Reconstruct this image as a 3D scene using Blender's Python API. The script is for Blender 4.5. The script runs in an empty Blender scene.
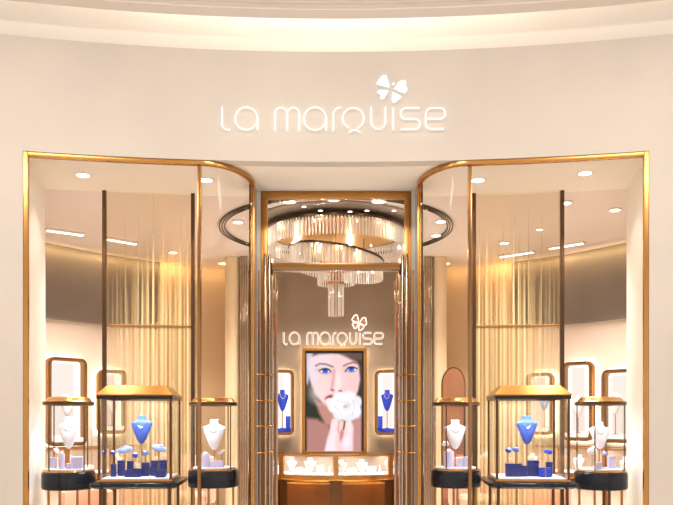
import bpy, math, random
from mathutils import Vector, Matrix

random.seed(7)
PI = math.pi
scene = bpy.context.scene
COL = scene.collection

# ------------------------------------------------------------------ camera, world, exposure
FPX, CX, HY, EYE = 745.0, 336.0, 420.0, 1.45
cam_data = bpy.data.cameras.new('camera')
cam_data.sensor_width = 36.0
cam_data.lens = FPX / 673.0 * 36.0
cam_data.shift_x = (336.5 - CX) / 673.0
cam_data.shift_y = (HY - 252.5) / 673.0
cam_data.clip_start = 0.05
cam_data.clip_end = 100
cam = bpy.data.objects.new('camera', cam_data)
cam.location = (0, 0, EYE)
cam.rotation_euler = (PI / 2, 0, 0)
COL.objects.link(cam)
scene.camera = cam

scene.view_settings.view_transform = 'Standard'
scene.view_settings.look = 'None'
scene.view_settings.exposure = 0.0
scene.view_settings.gamma = 1.0
scene.view_settings.use_curve_mapping = False
scene.cycles.use_denoising = True
scene.cycles.max_bounces = 10
scene.cycles.transparent_max_bounces = 48
scene.cycles.sample_clamp_indirect = 6.0
scene.cycles.caustics_reflective = False
scene.cycles.caustics_refractive = False

world = bpy.data.worlds.new('world')
scene.world = world
world.use_nodes = True
bg = world.node_tree.nodes['Background']
bg.inputs[0].default_value = (1.0, 0.935, 0.885, 1)
bg.inputs[1].default_value = 1.1


def area(name, loc, target, energy, sx, sy, color=(1, 0.85, 0.68)):
    l = bpy.data.lights.new(name, 'AREA')
    l.shape = 'RECTANGLE'
    l.size, l.size_y = sx, sy
    l.energy = energy
    l.color = color
    o = bpy.data.objects.new(name, l)
    o.location = loc
    d = Vector(target) - Vector(loc)
    o.rotation_euler = d.to_track_quat('-Z', 'Y').to_euler()
    COL.objects.link(o)
    return o


def spot(name, loc, target, energy, angle=80, blend=0.6, color=(1, 0.93, 0.86), radius=0.03):
    l = bpy.data.lights.new(name, 'SPOT')
    l.energy = energy
    l.color = color
    l.spot_size = math.radians(angle)
    l.spot_blend = blend
    l.shadow_soft_size = radius
    o = bpy.data.objects.new(name, l)
    o.location = loc
    d = Vector(target) - Vector(loc)
    o.rotation_euler = d.to_track_quat('-Z', 'Y').to_euler()
    COL.objects.link(o)
    return o


# facade: concave cylinder wall around (0,-6)
FR, FC = 12.03, -6.0
CEIL = 3.54            # soffit and shop ceiling
IC, IR = 6.5, 4.15     # shop interior: circle centre y and radius


def fp(a, off=0.0):
    return (math.sin(a) * (FR + off), FC + math.cos(a) * (FR + off))


def ip(phi, r=IR):
    return (math.sin(phi) * r, IC + math.cos(phi) * r)


def at(px, py, D):
    return ((px - CX) / FPX * D, D, EYE + (HY - py) / FPX * D)


# added unseen fill washing the facade and soffits, then the cove strip
for k in range(3):
    area('mall_fill_light', (-2.6 + 2.6 * k, 3.7, 4.56), (-2.6 + 2.6 * k, 4.6, 0.0), 42, 1.4, 0.4, (1, 0.94, 0.87))
N_COVE = 11
for k in range(N_COVE):
    a = -0.27 + 0.54 * k / (N_COVE - 1)
    x, y = fp(a, -0.13)
    w = 1.0 + 2.0 * math.exp(-(a / 0.12) ** 2)
    q = fp(a, 0.12)
    area('cove_light', (x, y, 4.86), (q[0], q[1], 4.80), 0.48 * w, 0.62, 0.05, (1, 0.94, 0.86))
# warm cove grazing the top of the shop's taupe wall
for s in (-1, 1):
    for k in range(5):
        phi = s * (0.42 + 0.24 * k)
        x, y = ip(phi, IR - 0.16)
        q = ip(phi, IR)
        area('wall_graze_light', (x, y, CEIL - 0.02), (q[0], q[1], CEIL - 0.20), 1.2 if k == 0 else 3.0, 1.0, 0.03, (1, 0.70, 0.32))
# added fill that brightens the shop interior, without fixtures of its own
for (x, y, e) in ((-2.3, 7.9, 92), (2.3, 7.9, 92), (0, 9.25, 62)):
    area('shop_fill_light', (x, y, CEIL - 0.02), (x, y, 0), e, 0.5, 0.5, (1, 0.955, 0.90)).data.spread = math.radians(125)


# ------------------------------------------------------------------ materials
def lin(r, g, b):
    def c(u):
        u /= 255.0
        return u / 12.92 if u <= 0.04045 else ((u + 0.055) / 1.055) ** 2.4
    return (c(r), c(g), c(b), 1)


def mat(name, col, rough=0.5, metal=0.0, emit=None, strength=0.0, noise=0.0, nscale=6.0, bump=0.0, spec=None, coat=0.0, stretch=None):
    m = bpy.data.materials.new(name)
    m.use_nodes = True
    nt = m.node_tree
    b = nt.nodes['Principled BSDF']
    b.inputs['Base Color'].default_value = col
    b.inputs['Roughness'].default_value = rough
    b.inputs['Metallic'].default_value = metal
    if spec is not None:
        b.inputs['Specular IOR Level'].default_value = spec
    if coat:
        b.inputs['Coat Weight'].default_value = coat
        b.inputs['Coat Roughness'].default_value = 0.05
    if emit:
        b.inputs['Emission Color'].default_value = emit
        b.inputs['Emission Strength'].default_value = strength
    if noise or bump:
        tc = nt.nodes.new('ShaderNodeTexCoord')
        mp = nt.nodes.new('ShaderNodeMapping')
        if stretch:
            mp.inputs['Scale'].default_value = stretch
        nt.links.new(tc.outputs['Object'], mp.inputs['Vector'])
        n = nt.nodes.new('ShaderNodeTexNoise')
        n.inputs['Scale'].default_value = nscale
        n.inputs['Detail'].default_value = 5
        nt.links.new(mp.outputs['Vector'], n.inputs['Vector'])
        if noise:
            r = nt.nodes.new('ShaderNodeValToRGB')
            e = r.color_ramp.elements
            e[0].position, e[1].position = 0.3, 0.7
            e[0].color = tuple(c * (1 - noise) for c in col[:3]) + (1,)
            e[1].color = tuple(min(1, c * (1 + noise)) for c in col[:3]) + (1,)
            nt.links.new(n.outputs['Fac'], r.inputs['Fac'])
            nt.links.new(r.outputs['Color'], b.inputs['Base Color'])
        if bump:
            bp = nt.nodes.new('ShaderNodeBump')
            bp.inputs['Strength'].default_value = bump
            bp.inputs['Distance'].default_value = 0.01
            nt.links.new(n.outputs['Fac'], bp.inputs['Height'])
            nt.links.new(bp.outputs['Normal'], b.inputs['Normal'])
    return m


def emission(name, col, strength):
    m = bpy.data.materials.new(name)
    m.use_nodes = True
    nt = m.node_tree
    nt.nodes.clear()
    o = nt.nodes.new('ShaderNodeOutputMaterial')
    e = nt.nodes.new('ShaderNodeEmission')
    e.inputs[0].default_value = col
    e.inputs[1].default_value = strength
    nt.links.new(e.outputs[0], o.inputs[0])
    return m


def glass(name, tint=(1, 1, 1, 1), refl=1.0, base=0.02):
    m = bpy.data.materials.new(name)
    m.use_nodes = True
    nt = m.node_tree
    nt.nodes.clear()
    o = nt.nodes.new('ShaderNodeOutputMaterial')
    t = nt.nodes.new('ShaderNodeBsdfTransparent')
    t.inputs[0].default_value = tint
    g = nt.nodes.new('ShaderNodeBsdfGlossy')
    g.inputs['Roughness'].default_value = 0.01
    fr = nt.nodes.new('ShaderNodeFresnel')
    fr.inputs['IOR'].default_value = 1.35
    mu = nt.nodes.new('ShaderNodeMath')
    mu.operation = 'MULTIPLY_ADD'
    mu.inputs[1].default_value = refl
    mu.inputs[2].default_value = base
    mu.use_clamp = True
    mx = nt.nodes.new('ShaderNodeMixShader')
    geo = nt.nodes.new('ShaderNodeNewGeometry')
    inv = nt.nodes.new('ShaderNodeMath')
    inv.operation = 'SUBTRACT'
    inv.inputs[0].default_value = 1.0
    nt.links.new(geo.outputs['Backfacing'], inv.inputs[1])
    m2 = nt.nodes.new('ShaderNodeMath')
    m2.operation = 'MULTIPLY'
    nt.links.new(fr.outputs[0], mu.inputs[0])
    nt.links.new(mu.outputs[0], m2.inputs[0])
    nt.links.new(inv.outputs[0], m2.inputs[1])
    nt.links.new(m2.outputs[0], mx.inputs[0])
    nt.links.new(t.outputs[0], mx.inputs[1])
    nt.links.new(g.outputs[0], mx.inputs[2])
    nt.links.new(mx.outputs[0], o.inputs[0])
    return m


def gold_glass():
    """clear pane with vertical gold reeds printed in it: dense low down, thinning out upwards at different heights"""
    m = bpy.data.materials.new('gold_reeded_glass')
    m.use_nodes = True
    nt = m.node_tree
    nt.nodes.clear()
    L = nt.links.new
    out = nt.nodes.new('ShaderNodeOutputMaterial')
    tc = nt.nodes.new('ShaderNodeTexCoord')
    sep = nt.nodes.new('ShaderNodeSeparateXYZ')
    L(tc.outputs['Object'], sep.inputs[0])

    def n1(scale, off):
        n = nt.nodes.new('ShaderNodeTexNoise')
        n.noise_dimensions = '1D'
        n.inputs['Scale'].default_value = scale
        n.inputs['Detail'].default_value = 2
        ad = nt.nodes.new('ShaderNodeMath')
        ad.inputs[1].default_value = off
        L(sep.outputs['X'], ad.inputs[0])
        L(ad.outputs[0], n.inputs['W'])
        return n.outputs['Fac']

    def math_(op, a, b, clamp=False):
        n = nt.nodes.new('ShaderNodeMath')
        n.operation = op
        n.use_clamp = clamp
        for i, v in enumerate((a, b)):
            if isinstance(v, (int, float)):
                n.inputs[i].default_value = v
            else:
                L(v, n.inputs[i])
        return n.outputs[0]

    def step(v, lo, hi):
        n = nt.nodes.new('ShaderNodeMapRange')
        n.inputs['From Min'].default_value = lo
        n.inputs['From Max'].default_value = hi
        n.clamp = True
        L(v, n.inputs['Value'])
        return n.outputs[0]

    fine = step(n1(34, 3.1), 0.42, 0.62)
    broad = step(n1(11, 9.7), 0.40, 0.60)
    # start height of each reed
    h = math_('ADD', math_('MULTIPLY', n1(34, 17.0), 2.6), 1.35)
    below = step(math_('SUBTRACT', h, sep.outputs['Z']), -0.30, 0.55)
    # more reeds towards the entrance side (+x in the pane's own axes)
    side = step(sep.outputs['X'], -0.32, 0.12)
    low = step(sep.outputs['Z'], 2.36, 2.31)
    dens = math_('MULTIPLY', math_('ADD', math_('MULTIPLY', fine, 0.75), math_('MULTIPLY', broad, 0.38)), below)
    dens_low = math_('ADD', math_('MULTIPLY', fine, 0.45), math_('ADD', math_('MULTIPLY', broad, 0.2), 0.25))
    mixn = nt.nodes.new('ShaderNodeMix')
    mixn.data_type = 'FLOAT'
    L(low, mixn.inputs[0])
    L(dens, mixn.inputs[2])
    L(dens_low, mixn.inputs[3])
    fac = math_('MULTIPLY', mixn.outputs[0], math_('ADD', math_('MULTIPLY', side, 0.85), 0.15), True)
    cr = nt.nodes.new('ShaderNodeValToRGB')
    e = cr.color_ramp.elements
    e[0].position, e[1].position = 0.35, 0.65
    e[0].color = lin(196, 156, 100)
    e[1].color = lin(255, 242, 200)
    L(n1(38, 31.0), cr.inputs[0])
    tr = nt.nodes.new('ShaderNodeBsdfTransparent')
    tr.inputs[0].default_value = (0.95, 0.92, 0.86, 1)
    df = nt.nodes.new('ShaderNodeBsdfDiffuse')
    tl = nt.nodes.new('ShaderNodeBsdfTranslucent')
    gl = nt.nodes.new('ShaderNodeBsdfGlossy')
    gl.inputs['Roughness'].default_value = 0.3
    for s in (df, tl, gl):
        L(cr.outputs[0], s.inputs[0])
    m1 = nt.nodes.new('ShaderNodeMixShader')
    m1.inputs[0].default_value = 0.55
    L(df.outputs[0], m1.inputs[1])
    L(tl.outputs[0], m1.inputs[2])
    m2 = nt.nodes.new('ShaderNodeMixShader')
    m2.inputs[0].default_value = 0.25
    L(m1.outputs[0], m2.inputs[1])
    L(gl.outputs[0], m2.inputs[2])
    m3 = nt.nodes.new('ShaderNodeMixShader')
    L(fac, m3.inputs[0])
    L(tr.outputs[0], m3.inputs[1])
    L(m2.outputs[0], m3.inputs[2])
    L(m3.outputs[0], out.inputs[0])
    return m


def crystal_mat():
    m = bpy.data.materials.new('crystal')
    m.use_nodes = True
    nt = m.node_tree
    nt.nodes.clear()
    L = nt.links.new
    o = nt.nodes.new('ShaderNodeOutputMaterial')
    t = nt.nodes.new('ShaderNodeBsdfTransparent')
    t.inputs[0].default_value = (1, 0.95, 0.88, 1)
    g = nt.nodes.new('ShaderNodeBsdfGlossy')
    g.inputs['Roughness'].default_value = 0.12
    tl = nt.nodes.new('ShaderNodeBsdfTranslucent')
    tl.inputs[0].default_value = (1, 0.95, 0.9, 1)
    a = nt.nodes.new('ShaderNodeMixShader')
    a.inputs[0].default_value = 0.8
    L(g.outputs[0], a.inputs[1])
    L(tl.outputs[0], a.inputs[2])
    b = nt.nodes.new('ShaderNodeMixShader')
    b.inputs[0].default_value = 0.9
    L(t.outputs[0], b.inputs[1])
    L(a.outputs[0], b.inputs[2])
    L(b.outputs[0], o.inputs[0])
    return m


M = {}
M['plaster'] = mat('cream_plaster', lin(210, 200, 189), 0.75, noise=0.035, nscale=1.6, bump=0.03)
M['cove'] = mat('cove_white', lin(240, 232, 220), 0.8)
M['mallceil'] = mat('mall_ceiling', lin(232, 222, 214), 0.8, noise=0.01)
M['soffit'] = mat('soffit_cream', lin(250, 241, 228), 0.6)
M['ceiling'] = mat('shop_ceiling', lin(232, 220, 210), 0.35, noise=0.02, nscale=2)
M['cream'] = mat('cream_wall', lin(224, 206, 190), 0.6, noise=0.02, nscale=3)
M['tan'] = mat('tan_wall', lin(206, 178, 142), 0.55, noise=0.02, nscale=3)
M['sand'] = mat('sand_pilaster', lin(222, 196, 158), 0.5)
M['taupe'] = mat('taupe_wall', lin(140, 118, 96), 0.45, noise=0.05, nscale=3, bump=0.02)
M['taupedark'] = mat('taupe_band', lin(112, 99, 88), 0.4, noise=0.04, nscale=2)
M['floor'] = mat('marble_floor', lin(238, 230, 222), 0.2, noise=0.05, nscale=3)
M['gold'] = mat('polished_gold', lin(196, 144, 80), 0.26, 1.0, noise=0.05, nscale=8)
M['bright_gold'] = mat('chandelier_gold', lin(232, 186, 104), 0.3, 1.0)
M['bronze'] = mat('bronze', lin(180, 130, 72), 0.28, 1.0, noise=0.03, nscale=4)
M['mid_bronze'] = mat('mid_bronze', lin(156, 114, 70), 0.2, 1.0, noise=0.03, nscale=4)
M['black_bronze'] = mat('black_bronze', lin(52, 40, 30), 0.25, 0.9)
M['dark_bronze'] = mat('dark_bronze', lin(96, 68, 44), 0.3, 1.0, noise=0.03, nscale=4)
M['grey_bronze'] = mat('smoked_bronze', lin(180, 160, 138), 0.14, 0.95, noise=0.03, nscale=4)
M['leather'] = mat('tan_leather', lin(178, 84, 28), 0.45, noise=0.08, nscale=30)
M['leather_red'] = mat('red_brown_leather', lin(140, 84, 50), 0.45, noise=0.08, nscale=30)
M['marble'] = mat('black_marble', lin(14, 17, 28), 0.22, noise=0.5, nscale=9, spec=0.3)
M['white'] = mat('white_velvet', lin(240, 236, 240), 0.8, noise=0.02, nscale=40)
M['lilac'] = mat('pale_lilac_card', lin(206, 196, 226), 0.7, noise=0.03, nscale=20)
M['blue'] = mat('cornflower_velvet', lin(72, 104, 204), 0.8, noise=0.08, nscale=30)
M['pale_blue'] = mat('pale_blue_velvet', lin(150, 170, 232), 0.8, noise=0.08, nscale=30)
M['deep_blue'] = mat('deep_blue_velvet', lin(28, 60, 184), 0.7, noise=0.1, nscale=30)
M['navy'] = mat('navy_card', lin(8, 22, 108), 0.4, noise=0.15, nscale=20)
M['jewel'] = mat('silver_jewel', lin(245, 245, 250), 0.12, 1.0)
M['pad'] = mat('case_floor_white', lin(244, 242, 250), 0.5)
M['pink'] = mat('blush_fabric', lin(226, 184, 160), 0.85, noise=0.05, nscale=30, bump=0.05)
M['rose_mirror'] = mat('rose_tinted_mirror', lin(196, 150, 132), 0.12, 1.0, noise=0.03)
M['black'] = mat('black_trim', lin(20, 18, 18), 0.3)
M['ring_dark'] = mat('dark_ceiling_ring', lin(70, 62, 56), 0.25, 0.8)
M['ring_light'] = mat('pale_ceiling_ring', lin(236, 224, 210), 0.4)
M['mirror_disc'] = mat('smoked_mirror', lin(164, 148, 134), 0.45, 0.25)
M['cab'] = mat('bronze_cabinet_door', lin(104, 60, 26), 0.3, 0.7, noise=0.06, nscale=5)
M['glass'] = glass('window_glass', (0.985, 0.98, 0.97, 1), 0.6, 0.0)
M['case_glass'] = glass('case_glass', (0.985, 0.985, 0.98, 1), 0.7, 0.0)
M['gold_glass'] = gold_glass()
M['crystal'] = crystal_mat()
M['lamp'] = emission('lamp_white', (1, 0.93, 0.82, 1), 9.0)
M['lamp_gold'] = emission('lamp_gold', (1, 0.72, 0.30, 1), 3.0)
M['lamp_line'] = emission('lamp_line', (1, 0.97, 0.93, 1), 5.0)
M['neon'] = emission('neon_white', (1, 0.97, 0.93, 1), 1.12)
M['neon_in'] = emission('neon_white_indoor', (1, 0.95, 0.88, 1), 2.4)
M['sign_halo'] = emission('sign_halo', (1, 0.92, 0.78, 1), 2.1)
M['halo'] = emission('halo_warm', (1, 0.88, 0.66, 1), 16.0)
M['niche_light'] = emission('niche_lightbox', (1, 0.93, 0.88, 1), 1.5)
M['niche_pink'] = emission('niche_lightbox_pink', (1, 0.84, 0.78, 1), 1.1)
M['led_cool'] = emission('case_led', (0.86, 0.9, 1, 1), 2.5)
M['clover_gold'] = mat('clover_gold', lin(196, 140, 84), 0.4, 0.4)


# ------------------------------------------------------------------ mesh builder
def chain_loc(o):
    v = Vector((0, 0, 0))
    while o is not None:
        v += o.location
        o = o.parent
    return v


class MB:
    def __init__(self):
        self.v, self.f = [], []

    def add(self, vs, fs):
        n = len(self.v)
        self.v += [tuple(p) for p in vs]
        self.f += [tuple(i + n for i in f) for f in fs]
        return self

    def box(self, x0, x1, y0, y1, z0, z1, ch=0.0):
        c = [(x0, y0), (x1, y0), (x1, y1), (x0, y1)]
        return self.prism(c, z0, z1)

    def obox(self, c, s, rz=0.0):
        x, y, z = s[0] / 2, s[1] / 2, s[2] / 2
        cr, sr = math.cos(rz), math.sin(rz)
        vs = []
        for dz in (-z, z):
            for dx, dy in ((-x, -y), (x, -y), (x, y), (-x, y)):
                vs.append((c[0] + dx * cr - dy * sr, c[1] + dx * sr + dy * cr, c[2] + dz))
        return self.add(vs, [(3, 2, 1, 0), (4, 5, 6, 7), (0, 1, 5, 4), (1, 2, 6, 5), (2, 3, 7, 6), (3, 0, 4, 7)])

    def prism(self, poly, z0, z1):
        n = len(poly)
        vs = [(p[0], p[1], z0) for p in poly] + [(p[0], p[1], z1) for p in poly]
        fs = [tuple(reversed(range(n))), tuple(range(n, 2 * n))]
        fs += [(i, (i + 1) % n, (i + 1) % n + n, i + n) for i in range(n)]
        return self.add(vs, fs)

    def prism_y(self, poly, y0, y1):
        """polygon in x,z (counter-clockwise seen from the front, -y), extruded in y"""
        n = len(poly)
        vs = [(p[0], y0, p[1]) for p in poly] + [(p[0], y1, p[1]) for p in poly]
        fs = [tuple(range(n)), tuple(reversed(range(n, 2 * n)))]
        fs += [((i + 1) % n, i, i + n, (i + 1) % n + n) for i in range(n)]
        return self.add(vs, fs)

    def ribbon(self, path, o0, o1, z0, z1, closed=False):
        n = len(path)
        nm = []
        for i in range(n):
            if closed:
                a, b = path[i - 1], path[(i + 1) % n]
            else:
                a, b = path[max(0, i - 1)], path[min(n - 1, i + 1)]
            dx, dy = b[0] - a[0], b[1] - a[1]
            l = math.hypot(dx, dy) or 1
            nm.append((-dy / l, dx / l))
        vs = []
        for (x, y), (nx, ny) in zip(path, nm):
            A, B = (x + nx * o0, y + ny * o0), (x + nx * o1, y + ny * o1)
            vs += [(A[0], A[1], z0), (B[0], B[1], z0), (B[0], B[1], z1), (A[0], A[1], z1)]
        fs = []
        m = n if closed else n - 1
        for i in range(m):
            a, b = 4 * i, 4 * ((i + 1) % n)
            for k in range(4):
                k2 = (k + 1) % 4
                fs.append((a + k, b + k, b + k2, a + k2))
        if not closed:
            fs.append((3, 2, 1, 0)[::-1] if False else (0, 1, 2, 3))
            e = 4 * (n - 1)
            fs.append((e + 3, e + 2, e + 1, e))
        return self.add(vs, fs)

    def tube(self, path, r, seg=8, closed=False):
        pts = [Vector(p) for p in path]
        n = len(pts)
        rs = r if isinstance(r, (list, tuple)) else [r] * n
        ref = None
        vs, fs = [], []
        for i in range(n):
            if closed:
                t = pts[(i + 1) % n] - pts[i - 1]
            else:
                t = pts[min(n - 1, i + 1)] - pts[max(0, i - 1)]
            t.normalize()
            if ref is None:
                ref = Vector((0, 0, 1)) if abs(t.z) < 0.9 else Vector((0, 1, 0))
            u = ref - t * ref.dot(t)
            if u.length < 1e-4:
                u = t.orthogonal()
            u.normalize()
            ref = u
            w = t.cross(u)
            for k in range(seg):
                an = 2 * PI * k / seg
                vs.append(pts[i] + (u * math.cos(an) + w * math.sin(an)) * rs[i])
        m = n if closed else n - 1
        for i in range(m):
            a, b = i * seg, ((i + 1) % n) * seg
            for k in range(seg):
                k2 = (k + 1) % seg
                fs.append((a + k, a + k2, b + k2, b + k))
        if not closed:
            fs.append(tuple(reversed(range(seg))))
            fs.append(tuple(range((n - 1) * seg, n * seg)))
        return self.add(vs, fs)

    def lathe(self, prof, c=(0, 0), seg=32, sx=1.0, sy=1.0, tilt=None):
        vs, fs = [], []
        n = len(prof)
        for r, z in prof:
            for k in range(seg):
                an = 2 * PI * k / seg
                vs.append((c[0] + max(r, 1e-4) * math.cos(an) * sx, c[1] + max(r, 1e-4) * math.sin(an) * sy, z))
        for i in range(n - 1):
            for k in range(seg):
                k2 = (k + 1) % seg
                fs.append((i * seg + k, i * seg + k2, (i + 1) * seg + k2, (i + 1) * seg + k))
        fs.append(tuple(reversed(range(seg))))
        fs.append(tuple(range((n - 1) * seg, n * seg)))
        return self.add(vs, fs)

    def shell(self, r0, r1, z0, z1, c=(0, 0), seg=48):
        """ring-shaped wall: open cylinder with thickness"""
        prof = [(r0, z0), (r1, z0), (r1, z1), (r0, z1)]
        vs, fs = [], []
        for r, z in prof:
            for k in range(seg):
                an = 2 * PI * k / seg
                vs.append((c[0] + r * math.cos(an), c[1] + r * math.sin(an), z))
        for i in range(4):
            j = (i + 1) % 4
            for k in range(seg):
                k2 = (k + 1) % seg
                fs.append((i * seg + k, i * seg + k2, j * seg + k2, j * seg + k))
        return self.add(vs, fs)

    def loft(self, rings):
        seg = len(rings[0])
        vs, fs = [], []
        for r in rings:
            vs += r
        for i in range(len(rings) - 1):
            for k in range(seg):
                k2 = (k + 1) % seg
                fs.append((i * seg + k, i * seg + k2, (i + 1) * seg + k2, (i + 1) * seg + k))
        fs.append(tuple(reversed(range(seg))))
        fs.append(tuple(range((len(rings) - 1) * seg, len(rings) * seg)))
        return self.add(vs, fs)

    def xform(self, mtx):
        self.v = [tuple(mtx @ Vector(p)) for p in self.v]
        return self

    def build(self, name, m, parent=None, local=False, bevel=0.0, flat=False):
        off = Vector((0, 0, 0)) if (parent is None or local) else chain_loc(parent)
        me = bpy.data.meshes.new(name)
        me.from_pydata([(p[0] - off.x, p[1] - off.y, p[2] - off.z) for p in self.v], [], self.f)
        me.validate()
        me.update()
        import bmesh
        b = bmesh.new()
        b.from_mesh(me)
        bmesh.ops.recalc_face_normals(b, faces=b.faces)
        if bevel:
            es = [e for e in b.edges if len(e.link_faces) == 2 and e.calc_face_angle(0) > 0.6]
            bmesh.ops.bevel(b, geom=es, offset=bevel, segments=2, affect='EDGES', profile=0.6)
        b.to_mesh(me)
        b.free()
        if not flat:
            me.shade_smooth()
            me.set_sharp_from_angle(angle=math.radians(38))
        me.materials.append(m)
        o = bpy.data.objects.new(name, me)
        COL.objects.link(o)
        if parent is not None:
            o.parent = parent
        return o


def tag(o, label, cat, group=None):
    o['label'] = label
    o['category'] = cat
    if group:
        o['group'] = group
    return o


def thing(name, label=None, cat=None, loc=(0, 0, 0), rz=0.0, group=None):
    o = bpy.data.objects.new(name, None)
    o.empty_display_size = 0.1
    o.location = loc
    o.rotation_euler = (0, 0, rz)
    COL.objects.link(o)
    if label:
        tag(o, label, cat, group)
    return o


def struct(o):
    o['kind'] = 'structure'
    return o


def kids(o):
    return [c for c in bpy.data.objects if c.parent == o]


def dup(root, loc, rz=0.0, label=None, group=None, scale=None):
    r = root.copy()
    COL.objects.link(r)
    r.location = loc
    r.rotation_euler = (0, 0, rz)
    if scale:
        r.scale = scale
    if label:
        r['label'] = label
    if group:
        r['group'] = group
    for ch in kids(root):
        c = ch.copy()
        COL.objects.link(c)
        c.parent = r
        for g in kids(ch):
            d = g.copy()
            COL.objects.link(d)
            d.parent = c
    return r


def arc(f, a0, a1, n):
    return [f(a0 + (a1 - a0) * i / n) for i in range(n + 1)]


# ------------------------------------------------------------------ structure
AO = math.asin(2.43 / FR)     # half angle of the shop opening
AE = 0.38
OPEN = CEIL
# floor
struct(MB().box(-6.5, 6.5, -6.0, 11.6, -0.12, 0.0).build('floor', M['floor']))
# facade wall: two piers and the wide band above the opening, one solid
w = MB()
w.ribbon(arc(lambda a: fp(a), -AE, -AO, 14), 0.12, 0.0, 0.0, OPEN)
w.ribbon(arc(lambda a: fp(a), AO, AE, 14), 0.12, 0.0, 0.0, OPEN)
w.ribbon(arc(lambda a: fp(a), -AE, AE, 72), 0.12, 0.0, OPEN, 4.43)
struct(w.build('wall_front', M['plaster']))
# cove above the facade
struct(MB().ribbon(arc(lambda a: fp(a), -AE, AE, 64), 0.20, 0.12, 3.7, 5.2).build('wall_cove', M['cove']))
# mall ceiling with its curved lip
lip = arc(lambda a: fp(a, -0.18), -AE, AE, 64)
struct(MB().prism([(-6.5, -3.0), (6.5, -3.0), (6.5, lip[-1][1])] + lip[::-1] + [(-6.5, lip[0][1])], 4.6, 5.2).build('ceiling_mall', M['mallceil'], flat=True))
struct(MB().ribbon(arc(lambda a: fp(a, 0.02), -AE, AE, 48), 0.2, -0.25, 5.2, 5.28).build('ceiling_cove', M['cove']))
struct(MB().ribbon(arc(lambda a: fp(a, -0.325), -AE, AE, 64), 0.006, -0.006, 4.592, 4.602).build('trim_1', M['soffit']))
struct(MB().ribbon(arc(lambda a: fp(a, -0.40), -AE, AE, 64), 0.005, -0.005, 4.593, 4.602).build('trim_2', M['plaster']))
# display window returns and soffit
for s, nm in ((-1, 'wall_left_return'), (1, 'wall_right_return')):
    p = [fp(s * AO, 0.12), fp(s * AO, 0.97)]
    struct(MB().ribbon(p, 0.0, -s * 0.12, 0.0, OPEN).build(nm, M['soffit']))
    q = [fp(s * AO, 0.97 - 0.10), ip(s * 1.5, IR + 0.25)]
    struct(MB().ribbon([(q[0][0] + s * 0.125, q[0][1] + 0.04), (q[1][0] + 0, q[1][1] + 0.1)], 0.0, s * 0.1, 0.0, OPEN).build(nm.replace('return', 'closing'), M['cream']))
sof = arc(lambda a: fp(a, 0.12), -AO - 0.03, AO + 0.03, 40) + arc(lambda a: fp(a, 0.97), AO + 0.03, -AO - 0.03, 40)
struct(MB().prism(sof, CEIL, CEIL + 0.1).build('ceiling_soffit', M['soffit'], flat=True))
# shop ceiling
outl = arc(lambda a: fp(a, 0.125), 0.335, -0.335, 40)
struct(MB().prism([(-4.6, 11.3), ] + outl[::-1][:0] + [(-4.6, 5.7)] + outl[::-1] + [(4.6, 5.7), (4.6, 11.3)], CEIL + 0.012, CEIL + 0.15).build('ceiling', M['ceiling'], flat=True))
# interior walls
PF = 0.345
struct(MB().ribbon(arc(lambda a: ip(a), -PF, PF, 24), 0.2, 0.0, 0.0, CEIL + 0.012).build('wall_back', M['taupe']))
for s, nm in ((-1, 'wall_left'), (1, 'wall_right')):
    pth = arc(lambda a: ip(a, IR + 0.08), s * 0.60, s * 1.62, 40)
    struct(MB().ribbon(pth, 0.0, s * 0.16, 0.0, CEIL + 0.012).build(nm, M['cream']))
    pth = arc(lambda a: ip(a, IR), s * 0.60, s * 1.60, 40)
    struct(MB().ribbon(pth, 0.0, s * 0.078, 2.67, CEIL + 0.012).build('trim_bulkhead_' + nm.split('_')[1], M['taupedark']))
    pth = arc(lambda a: ip(a, IR - 0.004), s * PF, s * 0.60, 16)
    struct(MB().ribbon(pth, 0.0, s * 0.2, 0.0, CEIL + 0.012).build(nm + '_end', M['tan']))
# end fins of the feature wall: cream half-round pilaster and a smoked fluted one beside it
for s in (-1, 1):
    c = MB()
    x0 = s * 1.335
    poly = [(x0 + 0.095 * math.cos(t), 9.62 + 0.06 * math.sin(t)) for t in [PI + PI * i / 10 for i in range(11)]] + [(x0 + 0.095, 10.38), (x0 - 0.095, 10.38)]
    c.prism(poly, 0.0, CEIL + 0.011)
    struct(c.build('trim_pilaster', M['sand']))
    c = MB()
    fl = []
    for k in range(5):
        fx = s * (1.225 - 0.022 * k)
        c.lathe([(0.012, 0.0), (0.012, CEIL + 0.011)], (fx, 9.56), 12)
    c.box(min(s * 1.237, s * 1.125), max(s * 1.237, s * 1.125), 9.56, 9.62, 0, CEIL + 0.011)
    struct(c.build('trim_fluted_post', M['grey_bronze']))


# ------------------------------------------------------------------ shop windows (frame, mullion, end post, panes)
def window_path(s):
    n = 20
    xm = 1.10 if s < 0 else 1.078
    a1 = math.asin(xm / FR)
    flat = arc(lambda a: fp(a, 0.03), s * AO, s * a1, n)
    cy = 6.54
    cur = []
    for i in range(0, 19):
        t = (PI / 2) * i / 18
        cur.append((s * (xm - (xm - 0.73) * math.sin(t)), cy - (cy - flat[-1][1]) * math.cos(t)))
    return flat, cur


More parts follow.
